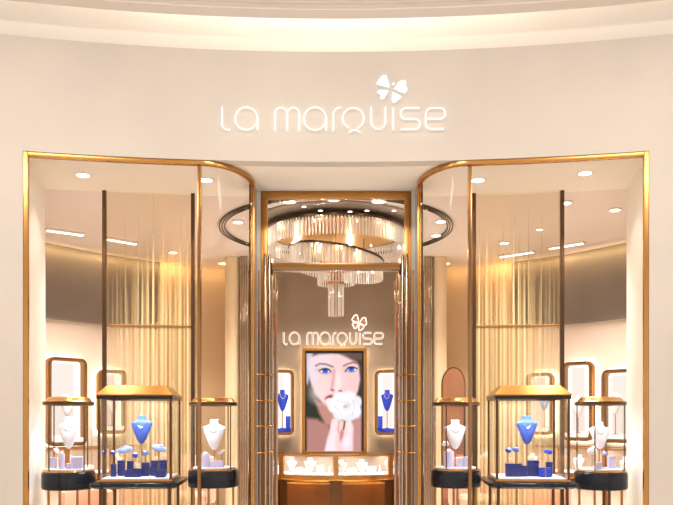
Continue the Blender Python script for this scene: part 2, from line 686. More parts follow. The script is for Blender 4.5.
for wi, s in ((1, -1), (2, 1)):
    root = struct(thing('window_%d' % wi, loc=(s * 1.6, 6.0, 0)))
    flat, cur = window_path(s)
    full = flat + cur[1:]
    fr = MB()
    fr.ribbon(full, 0.022, -0.022, CEIL - 0.036, CEIL - 0.001)
    fr.ribbon(full, 0.022, -0.022, 0.0, 0.05)
    jx, jy = fp(s * AO, 0.03)
    fr.obox((jx - s * 0.02, jy, CEIL / 2 - 0.001), (0.036, 0.05, CEIL - 0.002), -s * AO)
    fr.build('frame', M['gold'], root, bevel=0.004)
    mx, my = flat[-1]
    MB().obox((mx, my + 0.01, CEIL / 2 - 0.02), (0.026, 0.05, CEIL - 0.04)).build('mullion', M['mid_bronze'], root, bevel=0.003)
    MB().ribbon([p for p in flat], 0.005, -0.005, 0.05, CEIL - 0.036).build('pane', M['glass'], root)
    MB().ribbon([p for p in cur], 0.005, -0.005, 0.05, CEIL - 0.036).build('curved_pane', M['glass'], root)
    ep = MB()
    ep.box(min(s * 0.715, s * 0.748), max(s * 0.715, s * 0.748), 6.53, 6.575, 0, CEIL - 0.001)
    ep.build('end_post', M['gold'], root, bevel=0.004)
    MB().box(min(s * 0.7485, s * 0.762), max(s * 0.7485, s * 0.762), 6.535, 6.57, 0, CEIL - 0.001).build('seal', M['black_bronze'], root)
    MB().box(min(s * 0.722, s * 0.74), max(s * 0.722, s * 0.74), 6.58, 6.84, 0, CEIL - 0.001).build('side_panel', M['grey_bronze'], root)

# ------------------------------------------------------------------ entrance portal and doors
DY = 6.80
root = struct(thing('trim_portal', loc=(0, DY, 0)))
p = MB()
for s in (-1, 1):
    p.box(min(s * 0.628, s * 0.685), max(s * 0.628, s * 0.685), DY, DY + 0.07, 0, CEIL - 0.001)
p.box(-0.628, 0.628, DY, DY + 0.07, 3.475, CEIL - 0.001)
p.build('frame', M['bronze'], root, bevel=0.004)
p = MB()
for s in (-1, 1):
    p.box(min(s * 0.685, s * 0.742), max(s * 0.685, s * 0.742), DY + 0.01, DY + 0.06, 0, CEIL - 0.001)
p.build('side_filler', M['soffit'], root)
MB().box(-0.6, 0.6, DY + 0.005, DY + 0.065, 2.822, 2.888).build('transom', M['mid_bronze'], root, bevel=0.004)
MB().box(-0.627, 0.627, DY + 0.03, DY + 0.04, 2.888, 3.474).build('transom_pane', M['glass'], root)

for di, s in ((1, -1), (2, 1)):
    root = struct(thing('door_%d' % di, loc=(s * 0.6, DY + 0.1, 0)))
    X = s * 0.60
    st = MB()
    st.box(X - 0.02, X + 0.02, DY + 0.08, DY + 0.13, 0.01, 2.94)
    st.build('stile', M['grey_bronze'], root, bevel=0.004)
    MB().box(X - 0.02, X + 0.02, DY + 0.60, DY + 0.65, 0.01, 2.82).build('stile', M['grey_bronze'], root, bevel=0.004)
    MB().box(X - 0.018, X + 0.018, DY + 0.13, DY + 0.60, 0.01, 0.10).build('rail', M['bronze'], root)
    MB().box(X - 0.018, X + 0.018, DY + 0.13, DY + 0.60, 2.74, 2.82).build('rail', M['bronze'], root)
    MB().box(X - 0.006, X + 0.006, DY + 0.13, DY + 0.60, 0.10, 2.74).build('pane', M['glass'], root)
    # ladder-shaped pull: vertical tubes tied by short rungs, leather-wrapped lower down
    hx = [(s * 0.692, DY - 0.10), (s * 0.640, DY - 0.06), (s * 0.606, DY - 0.02), (s * 0.556, DY + 0.02)]
    tops = [2.80, 2.955, 2.955, 2.80]
    for (x, y), tz, m, r in zip(hx, tops, ('bronze', 'grey_bronze', 'grey_bronze', 'bronze'), (0.008, 0.016, 0.014, 0.008)):
        t = MB().tube([(x, y, 0.02), (x, y, tz - 0.02), (x, y, tz)], [r, r, r * 0.5], 14).build('pull_tube', M[m], root)
        if m == 'bronze':
            MB().tube([(x, y, 2.22), (x, y, 2.43)], r + 0.0015, 14).build('leather_wrap', M['leather'], t)
            MB().tube([(x, y, 0.6), (x, y, 2.22)], r + 0.0015, 14).build('leather_wrap', M['leather_red'], t)
    for z in (1.86, 1.625, 1.395, 1.156):
        MB().tube([(hx[0][0] + s * 0.02, hx[0][1] - 0.016, z)] + [(q[0], q[1] - 0.016, z) for q in hx], 0.0075, 8).build('pull_rung', M['gold'], root)

# ------------------------------------------------------------------ gold reeded glass screens hanging behind the cases
for s in (-1, 1):
    xo, yo = (104.5 - CX) / FPX * 6.80, 6.80
    xi, yi = (193 - CX) / FPX * 6.89, 6.89
    if s == 1:
        xo, xi = -xo, -xi
        xo = (562 - CX) / FPX * 6.80
        xi = (474 - CX) / FPX * 6.89
    cx_, cy_ = (xo + xi) / 2, (yo + yi) / 2
    ln = math.hypot(xi - xo, yi - yo)
    ang = math.atan2(yi - yo, xi - xo)   # local +x points to the entrance
    root = thing('glass_screen', ('left' if s < 0 else 'right') + ' gold reeded glass screen between bronze posts behind the ' + ('left' if s < 0 else 'right') + ' square case', 'screen', (cx_, cy_, 0), ang, 'gold reeded screens')
    h = ln / 2
    MB().box(-h, h, -0.005, 0.005, 0.02, CEIL + 0.010).build('glass_panel', M['gold_glass'], root, local=True)
    for sx in (-1, 1):
        MB().box(sx * h - 0.017, sx * h + 0.017, -0.025, 0.025, 0, CEIL + 0.011).build('post', M['dark_bronze'], root, local=True, bevel=0.003)
    MB().box(-h + 0.017, h - 0.017, -0.012, 0.012, 2.303, 2.322).build('crossbar', M['bronze'], root, local=True, bevel=0.003)
    # two added spots from above to brighten the gold reeds, no fixture modelled
    spot('screen_fill_spot', (cx_ - s * 0.05, cy_ + 0.75, CEIL - 0.05), (cx_ - s * 0.25, cy_, 2.0), 75, 75, 0.8, (1, 0.76, 0.40))
    spot('screen_fill_spot', (cx_ - s * 0.25, cy_ - 0.45, CEIL - 0.03), (cx_ - s * 0.30, cy_, 1.9), 30, 70, 0.8, (1, 0.78, 0.45))

# ------------------------------------------------------------------ signs
def sign_strokes():
    """centre lines of the lettering in photograph pixels of the outdoor sign, one entry per letter"""
    def circ(cx, cy, rx, ry, a0, a1, n=22):
        return [(cx + rx * math.cos(math.radians(a0 + (a1 - a0) * i / n)), cy - ry * math.sin(math.radians(a0 + (a1 - a0) * i / n))) for i in range(n + 1)]
    L = {}
    L['l'] = [[(222, 106.8), (222, 122)] + circ(228.5, 123.2, 6.5, 6.5, 180, 270, 8) + [(230.5, 129.6)]]
    L['a'] = [circ(246.3, 118.4, 11.2, 11.2, -35, 360, 30), [(257.4, 117), (257.4, 130)]]
    L['m'] = [[(274.8, 131)] + [(274.8, 114)] + circ(281, 114, 6.2, 6.4, 180, 0, 12) + [(287.2, 131)],
              [(287.2, 116)] + circ(293.2, 114, 6.0, 6.4, 180, 0, 12) + [(299.2, 131)]]
    L['a2'] = [circ(315, 118.6, 11.2, 11.4, -35, 360, 30), [(326.2, 117), (326.2, 130.6)]]
    L['r'] = [[(333.2, 131), (333.2, 115)] + circ(340.5, 115, 7.3, 7.4, 180, 90, 8) + [(341, 107.6)]]
    L['q'] = [circ(353.3, 118.2, 10.6, 10.4, 250, -70, 30), circ(354.6, 134.4, 6.3, 4.4, 155, 25, 10)]
    L['u'] = [[(371.2, 107), (371.2, 121)] + circ(378.3, 121, 7.1, 8, 180, 360, 14) + [(385.4, 107)]]
    L['i'] = [[(393.2, 107.6), (393.2, 130)]]
    L['s'] = [[(419.6, 108), (406, 108)] + circ(406, 113.4, 5.4, 5.4, 90, 270, 8) + [(415, 118.8)] + circ(415, 123.9, 5.1, 5.1, 90, -90, 8) + [(400.8, 129)]]
    L['e'] = [[(425.8, 118.8), (440, 118.8)] + circ(440, 113.4, 5.4, 5.4, -90, 90, 8) + [(431.6, 108)] + circ(431.6, 113.4, 5.8, 5.4, 90, 180, 5) + [(425.8, 123)] + circ(431.6, 123.6, 5.8, 5.4, 180, 270, 5) + [(444, 129)]]
    petals = []
    petals.append([(390.0, 88.4), (384.5, 87.2), (376.4, 85.0), (375.6, 83.2), (379.5, 77.5), (382.5, 74.6), (386.6, 74.2), (388.0, 78.5), (389.9, 85)])
    petals.append([(392.6, 88.8), (395.5, 85.2), (398.6, 81.4), (402.0, 79.2), (405.6, 79.9), (406.6, 81.6), (406.2, 85), (408.2, 88.6), (407.4, 92.4), (404.6, 94.2), (399.5, 92.4)])
    petals.append([(389.4, 89.9), (384.5, 89.4), (378.4, 89.6), (376.6, 91.4), (377.6, 93.6), (380.0, 95.2), (379.9, 98.2), (381.8, 100.0), (384.4, 99.0), (387.4, 94.6)])
    petals.append([(391.8, 91.0), (397.0, 93.0), (401.8, 95.8), (401.6, 98.2), (399.4, 99.4), (397.4, 101.2), (394.4, 103.4), (392.0, 103.2), (391.2, 100.5), (391.4, 95.5)])
    shrunk = []
    for pe in petals:
        mx_, my_ = sum(p[0] for p in pe) / len(pe), sum(p[1] for p in pe) / len(pe)
        shrunk.append([(mx_ + (p[0] - mx_) * 0.93, my_ + (p[1] - my_) * 0.93) for p in pe])
    return L, shrunk, (393.4, 83.9)


def sign(root, mp, r, d_front, mneon, mfill, outline, order=('l', 'a', 'm', 'a2', 'r', 'q', 'u', 'i', 's', 'e')):
    """mp(px,py,d) -> world point d metres in front of the wall"""
    L, petals, dot = sign_strokes()
    for k in order:
        b = MB()
        for st in L[k]:
            b.tube([mp(x, y, d_front) for x, y in st], r, 8)
        o = b.build('letter', mneon, root)
        if not outline:
            b = MB()
            for st in L[k]:
                b.tube([mp(x, y, d_front - 0.014) for x, y in st], 0.0045, 6)
            b.build('halo_light', M['sign_halo'], o)
        if outline:
            b = MB()
            for st in L[k]:
                b.tube([mp(x, y, d_front + 0.016) for x, y in st], 0.0072, 8)
            b.build('letter_face', mfill, o)
    for pe in petals:
        b = MB()
        n = len(pe)
        front = [mp(x, y, d_front + r) for x, y in pe]
        back = [mp(x, y, d_front - r) for x, y in pe]
        b.add(front + back, [tuple(range(n)), tuple(reversed(range(n, 2 * n)))] + [(i, (i + 1) % n, (i + 1) % n + n, i + n) for i in range(n)])
        o = b.build('clover_petal', mfill, root)
        if outline:
            MB().tube([mp(x, y, d_front) for x, y in pe], r * 0.95, 8, closed=True).build('petal_outline', mneon, o)
    if not outline:
        b = MB()
        b.tube([mp(dot[0], dot[1], d_front - r), mp(dot[0], dot[1], d_front + r)], 0.012, 12)
        b.build('clover_dot', mneon, root)


def mp_out(px, py, d):
    D = 6.02
    for _ in range(6):
        x = (px - CX) / FPX * D
        D = FC + math.sqrt((FR - d) ** 2 - x * x)
    return at(px, py, D)


root = thing('facade_sign', 'white glowing lettering sign with a four leaf clover on the cream facade', 'sign', (0, 6.0, 3.9))
sign(root, mp_out, 0.0078, 0.036, M['neon'], M['neon'], False)


def mp_in(px, py, d):
    qx = 283.5 + (px - 221.5) * 0.4445
    qy = 332.3 + (py - 107) * 0.53
    D = 10.6
    for _ in range(6):
        x = (qx - CX) / FPX * D
        D = IC + math.sqrt((IR - d) ** 2 - x * x)
    return at(qx, qy, D)


root = thing('indoor_sign', 'small glowing lettering sign with gold clover above the big screen indoors', 'sign', (0, 10.6, 2.6))
sign(root, mp_in, 0.0110, 0.040, M['neon_in'], M['clover_gold'], True)

# ------------------------------------------------------------------ big portrait screen
import numpy as np


def paint(W, H):
    """portrait of a woman holding a white flower, soft brush work; coordinates in a 255 x 457 frame"""
    yy, xx = np.mgrid[0:H, 0:W].astype(float)
    X = xx / (W - 1) * 255
    Y = yy / (H - 1) * 457
    img = np.zeros((H, W, 3)) + np.array([70, 62, 58])

    def blend(mask, col):
        nonlocal img
        mk = np.clip(mask, 0, 1)[..., None]
        img = img * (1 - mk) + np.array(col, float) * mk

    def ell(cx, cy, rx, ry, col, soft=0.15, rot=0, op=1.0):
        c, s = math.cos(math.radians(rot)), math.sin(math.radians(rot))
        dx, dy = X - cx, Y - cy
        u, v = (dx * c + dy * s) / rx, (-dx * s + dy * c) / ry
        d = np.sqrt(u * u + v * v)
        blend(np.clip((1 + soft - d) / (2 * soft), 0, 1) * op, col)

    def line(pts, wd, col, soft=2.0, op=1.0):
        d = np.full(X.shape, 1e9)
        for (x0, y0), (x1, y1) in zip(pts[:-1], pts[1:]):
            dx, dy = x1 - x0, y1 - y0
            t = np.clip(((X - x0) * dx + (Y - y0) * dy) / (dx * dx + dy * dy + 1e-9), 0, 1)
            d = np.minimum(d, np.hypot(X - x0 - t * dx, Y - y0 - t * dy))
        blend(np.clip((wd + soft - d) / (2 * soft), 0, 1) * op, col)

    def poly(pts, col, soft=4.0, op=1.0):
        ins = np.zeros(X.shape, bool)
        d = np.full(X.shape, 1e9)
        n = len(pts)
        for i in range(n):
            (x0, y0), (x1, y1) = pts[i], pts[(i + 1) % n]
            cond = ((y0 > Y) != (y1 > Y)) & (X < (x1 - x0) * (Y - y0) / (y1 - y0 + 1e-9) + x0)
            ins ^= cond
            dx, dy = x1 - x0, y1 - y0
            t = np.clip(((X - x0) * dx + (Y - y0) * dy) / (dx * dx + dy * dy + 1e-9), 0, 1)
            d = np.minimum(d, np.hypot(X - x0 - t * dx, Y - y0 - t * dy))
        sd = np.where(ins, d, -d)
        blend(np.clip((sd + soft) / (2 * soft), 0, 1) * op, col)

    poly([(0, 0), (255, 0), (255, 40), (0, 60)], (150, 118, 112), 8)
    poly([(0, 0), (30, 0), (8, 150), (0, 160)], (205, 205, 224), 5)
    poly([(0, 140), (20, 160), (95, 280), (110, 330), (60, 320), (0, 330)], (66, 72, 60), 8)
    poly([(0, 295), (50, 300), (105, 330), (150, 457), (0, 457)], (192, 142, 134), 10)
    poly([(200, 290), (255, 280), (255, 457), (190, 457)], (206, 154, 148), 8)
    poly([(40, 215), (110, 240), (150, 330), (90, 330), (60, 275)], (206, 150, 140), 8)
    # face
    poly([(14, 18), (60, 6), (150, 2), (225, 12), (252, 60), (250, 120), (240, 170), (210, 230), (160, 262), (115, 258), (75, 228), (40, 180), (16, 120), (8, 70)], (250, 214, 212), 6)
    poly([(8, 40), (60, 8), (120, 4), (110, 60), (60, 110), (30, 150), (14, 100)], (244, 226, 238), 12, 0.7)
    ell(60, 170, 40, 50, (255, 226, 222), 0.6, 20, 0.8)
    ell(215, 140, 34, 50, (252, 208, 206), 0.6, 0, 0.7)
    poly([(150, 0), (255, 0), (255, 60), (235, 45), (190, 20)], (120, 92, 84), 8)
    poly([(238, 30), (255, 30), (255, 230), (236, 190), (249, 120)], (82, 72, 62), 6)
    # brows
    line([(44, 58), (62, 48), (90, 50), (122, 62)], 3.2, (120, 88, 80), 4, 0.8)
    line([(172, 58), (192, 48), (214, 42), (234, 46)], 3.0, (120, 88, 80), 4, 0.8)
    # eye sockets
    ell(84, 82, 34, 14, (226, 170, 172), 0.5, 8, 0.75)
    ell(206, 74, 32, 14, (226, 170, 172), 0.5, -8, 0.75)
    for cx, cy, rt in ((86, 81, 8), (206, 74, -8)):
        ell(cx, cy, 25, 11, (240, 240, 250), 0.15, rt)
        ell(cx + 1, cy, 13, 11.5, (40, 96, 214), 0.15)
        ell(cx + 1, cy + 2, 7, 6, (110, 170, 250), 0.3)
        ell(cx + 1, cy, 4, 4, (14, 18, 40), 0.2)
        s = 1 if rt > 0 else -1
        line([(cx - 26, cy + 1 - s * 5 + 3), (cx - 12, cy - 9), (cx + 4, cy - 11), (cx + 18, cy - 7), (cx + 26, cy + s * 4)], 2.6, (44, 28, 30), 1.6)
        line([(cx - 18, cy + 8), (cx, cy + 11), (cx + 20, cy + 8)], 1.1, (150, 96, 100), 1.5, 0.8)
    # nose
    line([(128, 78), (126, 110), (120, 145), (116, 160)], 5, (222, 162, 164), 7, 0.8)
    ell(148, 130, 12, 40, (255, 238, 236), 0.7, 0, 0.8)
    ell(122, 168, 9, 5, (170, 96, 98), 0.5)
    ell(156, 172, 9, 4.5, (180, 106, 106), 0.5)
    ell(138, 163, 12, 9, (255, 232, 230), 0.6)
    # mouth
    ell(112, 204, 25, 14, (196, 84, 96), 0.3, -14)
    line([(92, 206), (108, 202), (130, 198)], 2.0, (90, 26, 36), 1.6)
    ell(110, 224, 18, 8, (242, 190, 190), 0.6)
    # hand and wrist
    poly([(118, 300), (150, 290), (205, 300), (218, 340), (214, 400), (216, 457), (84, 457), (96, 400), (108, 345)], (250, 214, 214), 5)
    poly([(84, 457), (98, 392), (120, 350), (140, 360), (132, 420), (140, 457)], (255, 236, 240), 8)
    ell(164, 376, 9, 26, (196, 96, 92), 0.5, 8)
    line([(150, 312), (146, 350), (158, 372)], 3, (232, 160, 160), 4, 0.8)
    line([(186, 316), (190, 352), (180, 392)], 3, (236, 172, 172), 4, 0.8)
    ell(128, 330, 14, 24, (255, 232, 232), 0.4, 20)
    ell(196, 336, 14, 30, (255, 234, 236), 0.4, -8)
    ell(185, 400, 22, 40, (255, 240, 246), 0.6)
    # stem and flower
    line([(178, 300), (172, 345)], 3.4, (120, 86, 40), 2)
    ell(178, 303, 22, 7, (186, 150, 96), 0.5)
    for cx, cy, rx, ry, rt, col in (
            (112, 222, 24, 18, 25, (246, 240, 240)), (150, 205, 34, 26, -20, (255, 252, 250)), (200, 200, 32, 26, 20, (250, 246, 248)),
            (232, 224, 24, 30, 10, (244, 238, 244)), (132, 250, 34, 26, 30, (255, 250, 250)), (226, 262, 28, 34, -12, (250, 246, 252)),
            (150, 280, 28, 24, 10, (236, 240, 252)), (184, 262, 42, 42, 0, (255, 255, 255)), (200, 290, 30, 18, -10, (240, 240, 252)),
            (172, 228, 30, 20, 12, (255, 255, 252)), (190, 240, 16, 13, -20, (232, 224, 226)), (178, 243, 9, 8, 0, (214, 198, 200))):
        ell(cx, cy, rx, ry, col, 0.22, rt)
    for pts in ([(140, 214), (166, 226), (196, 222)], [(128, 240), (150, 262), (160, 290)], [(214, 214), (222, 244), (210, 284)], [(168, 252), (186, 262), (206, 254)]):
        line(pts, 1.4, (206, 190, 200), 2.0, 0.7)
    line([(0, 452), (255, 452)], 5, (226, 214, 220), 3, 0.7)
    return np.clip((img - 128) * 1.08 + 124, 0, 255)


SD = 10.49
root = thing('portrait_screen', 'tall lit screen showing a woman smelling a white flower, in a bronze frame', 'screen', ((334.5 - CX) / FPX * SD, SD, 0.97))
sx0, _, sz1 = at(306.2, 353.2, SD)
sx1, _, sz0 = at(361.8, 453.4, SD)
W_, H_ = 100, 176
img = paint(W_, H_)
me = bpy.data.meshes.new('display')
vs, fs = [], []
rl = root.location
for j in range(H_):
    for i in range(W_):
        vs.append((sx0 + (sx1 - sx0) * i / (W_ - 1) - rl.x, SD - rl.y, sz1 + (sz0 - sz1) * j / (H_ - 1) - rl.z))
for j in range(H_ - 1):
    for i in range(W_ - 1):
        a = j * W_ + i
        fs.append((a, a + W_, a + W_ + 1, a + 1))
me.from_pydata(vs, [], fs)
ca = me.color_attributes.new('picture', 'FLOAT_COLOR', 'POINT')
flatimg = img.reshape(-1, 3) / 255.0
linimg = np.where(flatimg <= 0.04045, flatimg / 12.92, ((flatimg + 0.055) / 1.055) ** 2.4)
cols = np.ones((W_ * H_, 4), dtype=np.float32)
cols[:, :3] = linimg
ca.data.foreach_set('color', cols.ravel())
mm = bpy.data.materials.new('screen_picture')
mm.use_nodes = True
nt = mm.node_tree
nt.nodes.clear()
o_ = nt.nodes.new('ShaderNodeOutputMaterial')
e_ = nt.nodes.new('ShaderNodeEmission')
v_ = nt.nodes.new('ShaderNodeVertexColor')
v_.layer_name = 'picture'
e_.inputs[1].default_value = 1.02
nt.links.new(v_.outputs['Color'], e_.inputs[0])
nt.links.new(e_.outputs[0], o_.inputs[0])
me.materials.append(mm)
do = bpy.data.objects.new('display', me)
COL.objects.link(do)
do.parent = root


def rrect(x0, x1, z0, z1, r, n=6):
    """closed outline in x,z, counter-clockwise seen from -y"""
    pts = []
    for cx, cz, a0 in ((x1 - r, z0 + r, -90), (x1 - r, z1 - r, 0), (x0 + r, z1 - r, 90), (x0 + r, z0 + r, 180)):
        for i in range(n + 1):
            t = math.radians(a0 + 90 * i / n)
            pts.append((cx + r * math.cos(t), cz + r * math.sin(t)))
    return pts


def rframe(b, x0, x1, z0, z1, wd, r, y0, y1):
    """rounded rectangular frame solid in x,z from y0 (front) to y1"""
    o = rrect(x0, x1, z0, z1, r)
    i = rrect(x0 + wd, x1 - wd, z0 + wd, z1 - wd, max(r - wd, 0.004))
    n = len(o)
    vs = [(p[0], y0, p[1]) for p in o] + [(p[0], y0, p[1]) for p in i] + [(p[0], y1, p[1]) for p in o] + [(p[0], y1, p[1]) for p in i]
    fs = []
    for k in range(n):
        k2 = (k + 1) % n
        fs += [(k, k2, n + k2, n + k), (2 * n + k2, 2 * n + k, 3 * n + k, 3 * n + k2), (k2, k, 2 * n + k, 2 * n + k2), (n + k, n + k2, 3 * n + k2, 3 * n + k)]
    b.add(vs, fs)
    return b


fx0, _, fz1 = at(302.0, 347.8, SD)
fx1, _, fz0 = at(366.8, 454.4, SD)
rframe(MB(), fx0, fx1, fz0, fz1, 0.046, 0.035, SD - 0.04, SD + 0.05).build('frame', M['bronze'], root, bevel=0.004)
rframe(MB(), fx0 + 0.046, fx1 - 0.046, fz0 + 0.012, fz1 - 0.046, 0.016, 0.01, SD - 0.02, SD + 0.02).build('bezel', M['black'], root)
MB().box(fx0 + 0.03, fx1 - 0.03, SD + 0.02, SD + 0.06, fz0, fz1 - 0.02).build('back_panel', M['black'], root)
rframe(MB(), fx0 + 0.01, fx1 - 0.01, fz0 + 0.01, fz1 - 0.01, 0.02, 0.03, SD + 0.075, SD + 0.09).build('halo_light', M['halo'], root)
MB().box(-0.2, 0.2, SD + 0.06, SD + 0.14, 1.5, 1.9).build('wall_bracket', M['black'], root)

# ------------------------------------------------------------------ busts
def bust_mb(h, wd):
    """necklace bust: neck, sloping shoulders and a long tapering chest, base point at z=0"""
    prof = [(0.00, 0.10), (0.04, 0.24), (0.14, 0.42), (0.30, 0.60), (0.46, 0.76), (0.60, 0.90), (0.70, 0.99), (0.745, 1.0), (0.775, 0.90), (0.80, 0.66), (0.83, 0.46), (0.87, 0.40), (0.93, 0.38), (0.985, 0.41), (1.0, 0.38)]
    rings = []
    for z, w_ in prof:
        ring = []
        for k in range(24):
            an = 2 * PI * k / 24
            dep = 0.20 * min(w_, 0.75) + 0.05
            bulge = 0.05 * math.sin(PI * min(1, z / 0.8))
            ring.append((w_ * wd / 2 * math.cos(an), math.sin(an) * dep * wd * (0.75 if math.sin(an) > 0 else 1.0) - bulge * wd + (z - 0.5) * 0.12 * wd, z * h))
        rings.append(ring)
    return MB().loft(rings)


def make_bust(name, label, mat_, tip, h, wd, floor_z, rz=0.0, group=None, base=True, tilt=0.0, neckmat='jewel'):
    x, y, z = tip
    root = thing(name, label, 'necklace bust', (x, y, floor_z), rz, group)
    mtx = Matrix.Translation((0, 0, z - floor_z)) @ Matrix.Rotation(tilt, 4, 'Y')
    b = bust_mb(h, wd).xform(mtx)
    b.build('bust', M[mat_], root, local=True)
    if base:
        s = MB()
        s.lathe([(0.035, 0.0), (0.035, 0.006), (0.006, 0.010), (0.005, 0.03), (0.005, z - floor_z + 0.02)], (0, 0.0), 14)
        s.build('stand', M['gold'], root, local=True)
    # necklace lying on the chest
    pts = []
    for i in range(15):
        t = -1 + 2 * i / 14
        pts.append((t * wd * 0.24, -wd * (0.215 + 0.02 * (1 - t * t)), h * (0.80 - 0.22 * (1 - t * t))))
    n = MB()
    n.tube(pts, 0.0035, 6)
    n.lathe([(0.001, h * 0.545), (0.007, h * 0.56), (0.001, h * 0.58)], (0, -wd * 0.245), 8)
    n.xform(mtx)
    n.build('necklace', M[neckmat], root, local=True)
    return root


# ------------------------------------------------------------------ round cases
def make_round_case():
    root = thing('round_display_case', 'x', 'display case', (0, 0, 0))
    MB().lathe([(0.205, 0.858), (0.228, 0.862), (0.234, 0.872), (0.236, 0.884), (0.236, 0.990), (0.232, 1.002), (0.222, 1.010)], seg=48).build('drum', M['marble'], root, local=True)
    MB().lathe([(0.226, 1.0102), (0.228, 1.018), (0.214, 1.024)], seg=48).build('rim', M['gold'], root, local=True)
    MB().lathe([(0.190, 1.0242), (0.190, 1.034), (0.186, 1.036)], seg=48).build('case_floor', M['pad'], root, local=True)
    MB().shell(0.200, 0.205, 1.025, 1.574).build('glass_cylinder', M['case_glass'], root, local=True)
    MB().lathe([(0.02, 1.598), (0.196, 1.598), (0.198, 1.5742), (0.216, 1.5742), (0.225, 1.580), (0.226, 1.600), (0.222, 1.605), (0.02, 1.606)], seg=48).build('cap_rim', M['dark_bronze'], root, local=True)
    MB().lathe([(0.216, 1.6062), (0.202, 1.612), (0.184, 1.636), (0.170, 1.645), (0.02, 1.648)], seg=48).build('cap', M['gold'], root, local=True)
    MB().lathe([(0.15, 1.590), (0.15, 1.5978)], seg=32).build('led_disc', M['led_cool'], root, local=True)
    for k in range(4):
        an = PI / 4 + 0.22 + k * PI / 2
        x, y = 0.211 * math.cos(an), 0.211 * math.sin(an)
        MB().tube([(x, y, 1.0235), (x, y, 1.576)], 0.006, 8).build('post', M['dark_bronze'], root, local=True)
        x, y = 0.19 * math.cos(an + 0.5), 0.19 * math.sin(an + 0.5)
        MB().tube([(x, y, 0.0), (x, y, 0.860)], 0.011, 10).build('leg', M['bronze'], root, local=True)
    ringp = [(0.19 * math.cos(2 * PI * k / 32), 0.19 * math.sin(2 * PI * k / 32), 0.25) for k in range(32)]
    MB().tube(ringp, 0.009, 8, closed=True).build('foot_ring', M['bronze'], root, local=True)
    return root


rc0 = make_round_case()
GR = 'round glass cases flanking the square cases'
rspots = [
    (68.8, 6.40, 'round glass case on black drum at far left, beside the cream window return'),
    (213.3, 6.60, 'round glass case on black drum behind the left curved window pane'),
    (455.5, 6.60, 'round glass case on black drum behind the right curved window pane, by arched mirror'),
    (600.5, 6.40, 'round glass case on black drum at far right, beside the cream window return'),
]
RS = (0.94, 0.94, 1)
rcases = []
for i, (px, D, lab) in enumerate(rspots):
    X = (px - CX) / FPX * D
    if i == 0:
        o = rc0
        o.location = (X, D, 0)
        o['label'] = lab
        o['group'] = GR
        o.scale = RS
    else:
        o = dup(rc0, (X, D, 0), 0.0, lab, GR, RS)
    rcases.append((X, D))
    spot('case_light', (X, D - 0.05, 1.586), (X, D - 0.05, 1.0), 16.0, 120, 0.5, (0.80, 0.86, 1.0), 0.06)

FLZ = 1.0362


def in_round(k, px, dy=0.0):
    X, D = rcases[k]
    return ((px - CX) / FPX * (D + dy), D + dy)


BW = 'white busts in the round cases'
bn = [
    (0, 69.3, 448.5, 417, 0.190, 'white bust with necklace in the far left round case'),
    (1, 214.3, 450, 419.5, 0.200, 'white bust with necklace in the round case by the left curved pane'),
    (2, 455.2, 449, 420, 0.188, 'white bust with necklace in the round case below the arched mirror'),
    (3, 599.3, 449, 422, 0.182, 'white bust with necklace in the far right round case'),
]
for k, px, yb, yt, wd, lab in bn:
    X, Y = in_round(k, px, 0.02)
    zb, zt = at(px, yb, Y)[2], at(px, yt, Y)[2]
    make_bust('necklace_bust', lab, 'white', (X, Y, zb), zt - zb, wd, FLZ, (-X / 9.0) * -1 * 0 + 0.0, BW)


def small_box(name, label, m, x, y, z, sx, sy, sz, rz=0, group=None, cat='jewellery box', lid=True):
    root = thing(name, label, cat, (x, y, z), rz, group)
    MB().obox((0, 0, sz * 0.40), (sx, sy, sz * 0.80), 0).build('base', M[m], root, local=True, bevel=min(0.003, sz * 0.1))
    MB().obox((0, 0, sz * 0.90 + 0.0005), (sx * 1.03, sy * 1.03, sz * 0.2), 0).build('lid', M[m], root, local=True, bevel=min(0.003, sz * 0.05))
    return root


def pillar(name, label, m, x, y, z, r, h, group=None, cat='display stand'):
    root = thing(name, label, cat, (x, y, z), 0, group)
    MB().lathe([(r, 0), (r, h - 0.004), (r * 0.94, h)], seg=24).build('cylinder', M[m], root, local=True)
    MB().lathe([(r * 0.55, h), (r * 0.6, h + 0.006), (r * 0.35, h + 0.016), (0.002, h + 0.02)], seg=16).build('ring_finger', M['white'], root, local=True)
    return root


def cushion(name, label, m, x, y, zfloor, z, wd, hgt, tilt, rz=0, group=None, cat='jewellery pillow', jewel='jewel'):
    """domed tilting pad on a thin stem"""
    root = thing(name, label, cat, (x, y, zfloor), rz, group)
    b = MB()
    prof = []
    for i in range(9):
        t = -PI / 2 + PI * i / 8
        prof.append((wd / 2 * math.cos(t), hgt / 2 * math.sin(t) * (1.2 if t > 0 else 0.7)))
    b.lathe(prof, seg=24, sy=0.7)
    b.xform(Matrix.Translation((0, 0, z - zfloor)) @ Matrix.Rotation(tilt, 4, 'Y') @ Matrix.Rotation(0.25, 4, 'X'))
    b.build('pad', M[m], root, local=True)
    MB().lathe([(0.016, 0.0), (0.016, 0.004), (0.0035, 0.007), (0.0035, z - zfloor - hgt * 0.2)], seg=10).build('stem', M['gold'], root, local=True)
    j = MB().tube([(wd * 0.22 * math.cos(2 * PI * q / 14), wd * 0.14 * math.sin(2 * PI * q / 14), hgt * 0.58) for q in range(14)], 0.003, 6, closed=True)
    j.xform(Matrix.Translation((0, 0, z - zfloor)) @ Matrix.Rotation(tilt, 4, 'Y') @ Matrix.Rotation(0.25, 4, 'X'))
    j.build('bracelet', M[jewel], root, local=True)
    return root


def px_w(n, D):
    return n / FPX * D


GL = 'pale stands in the round cases'
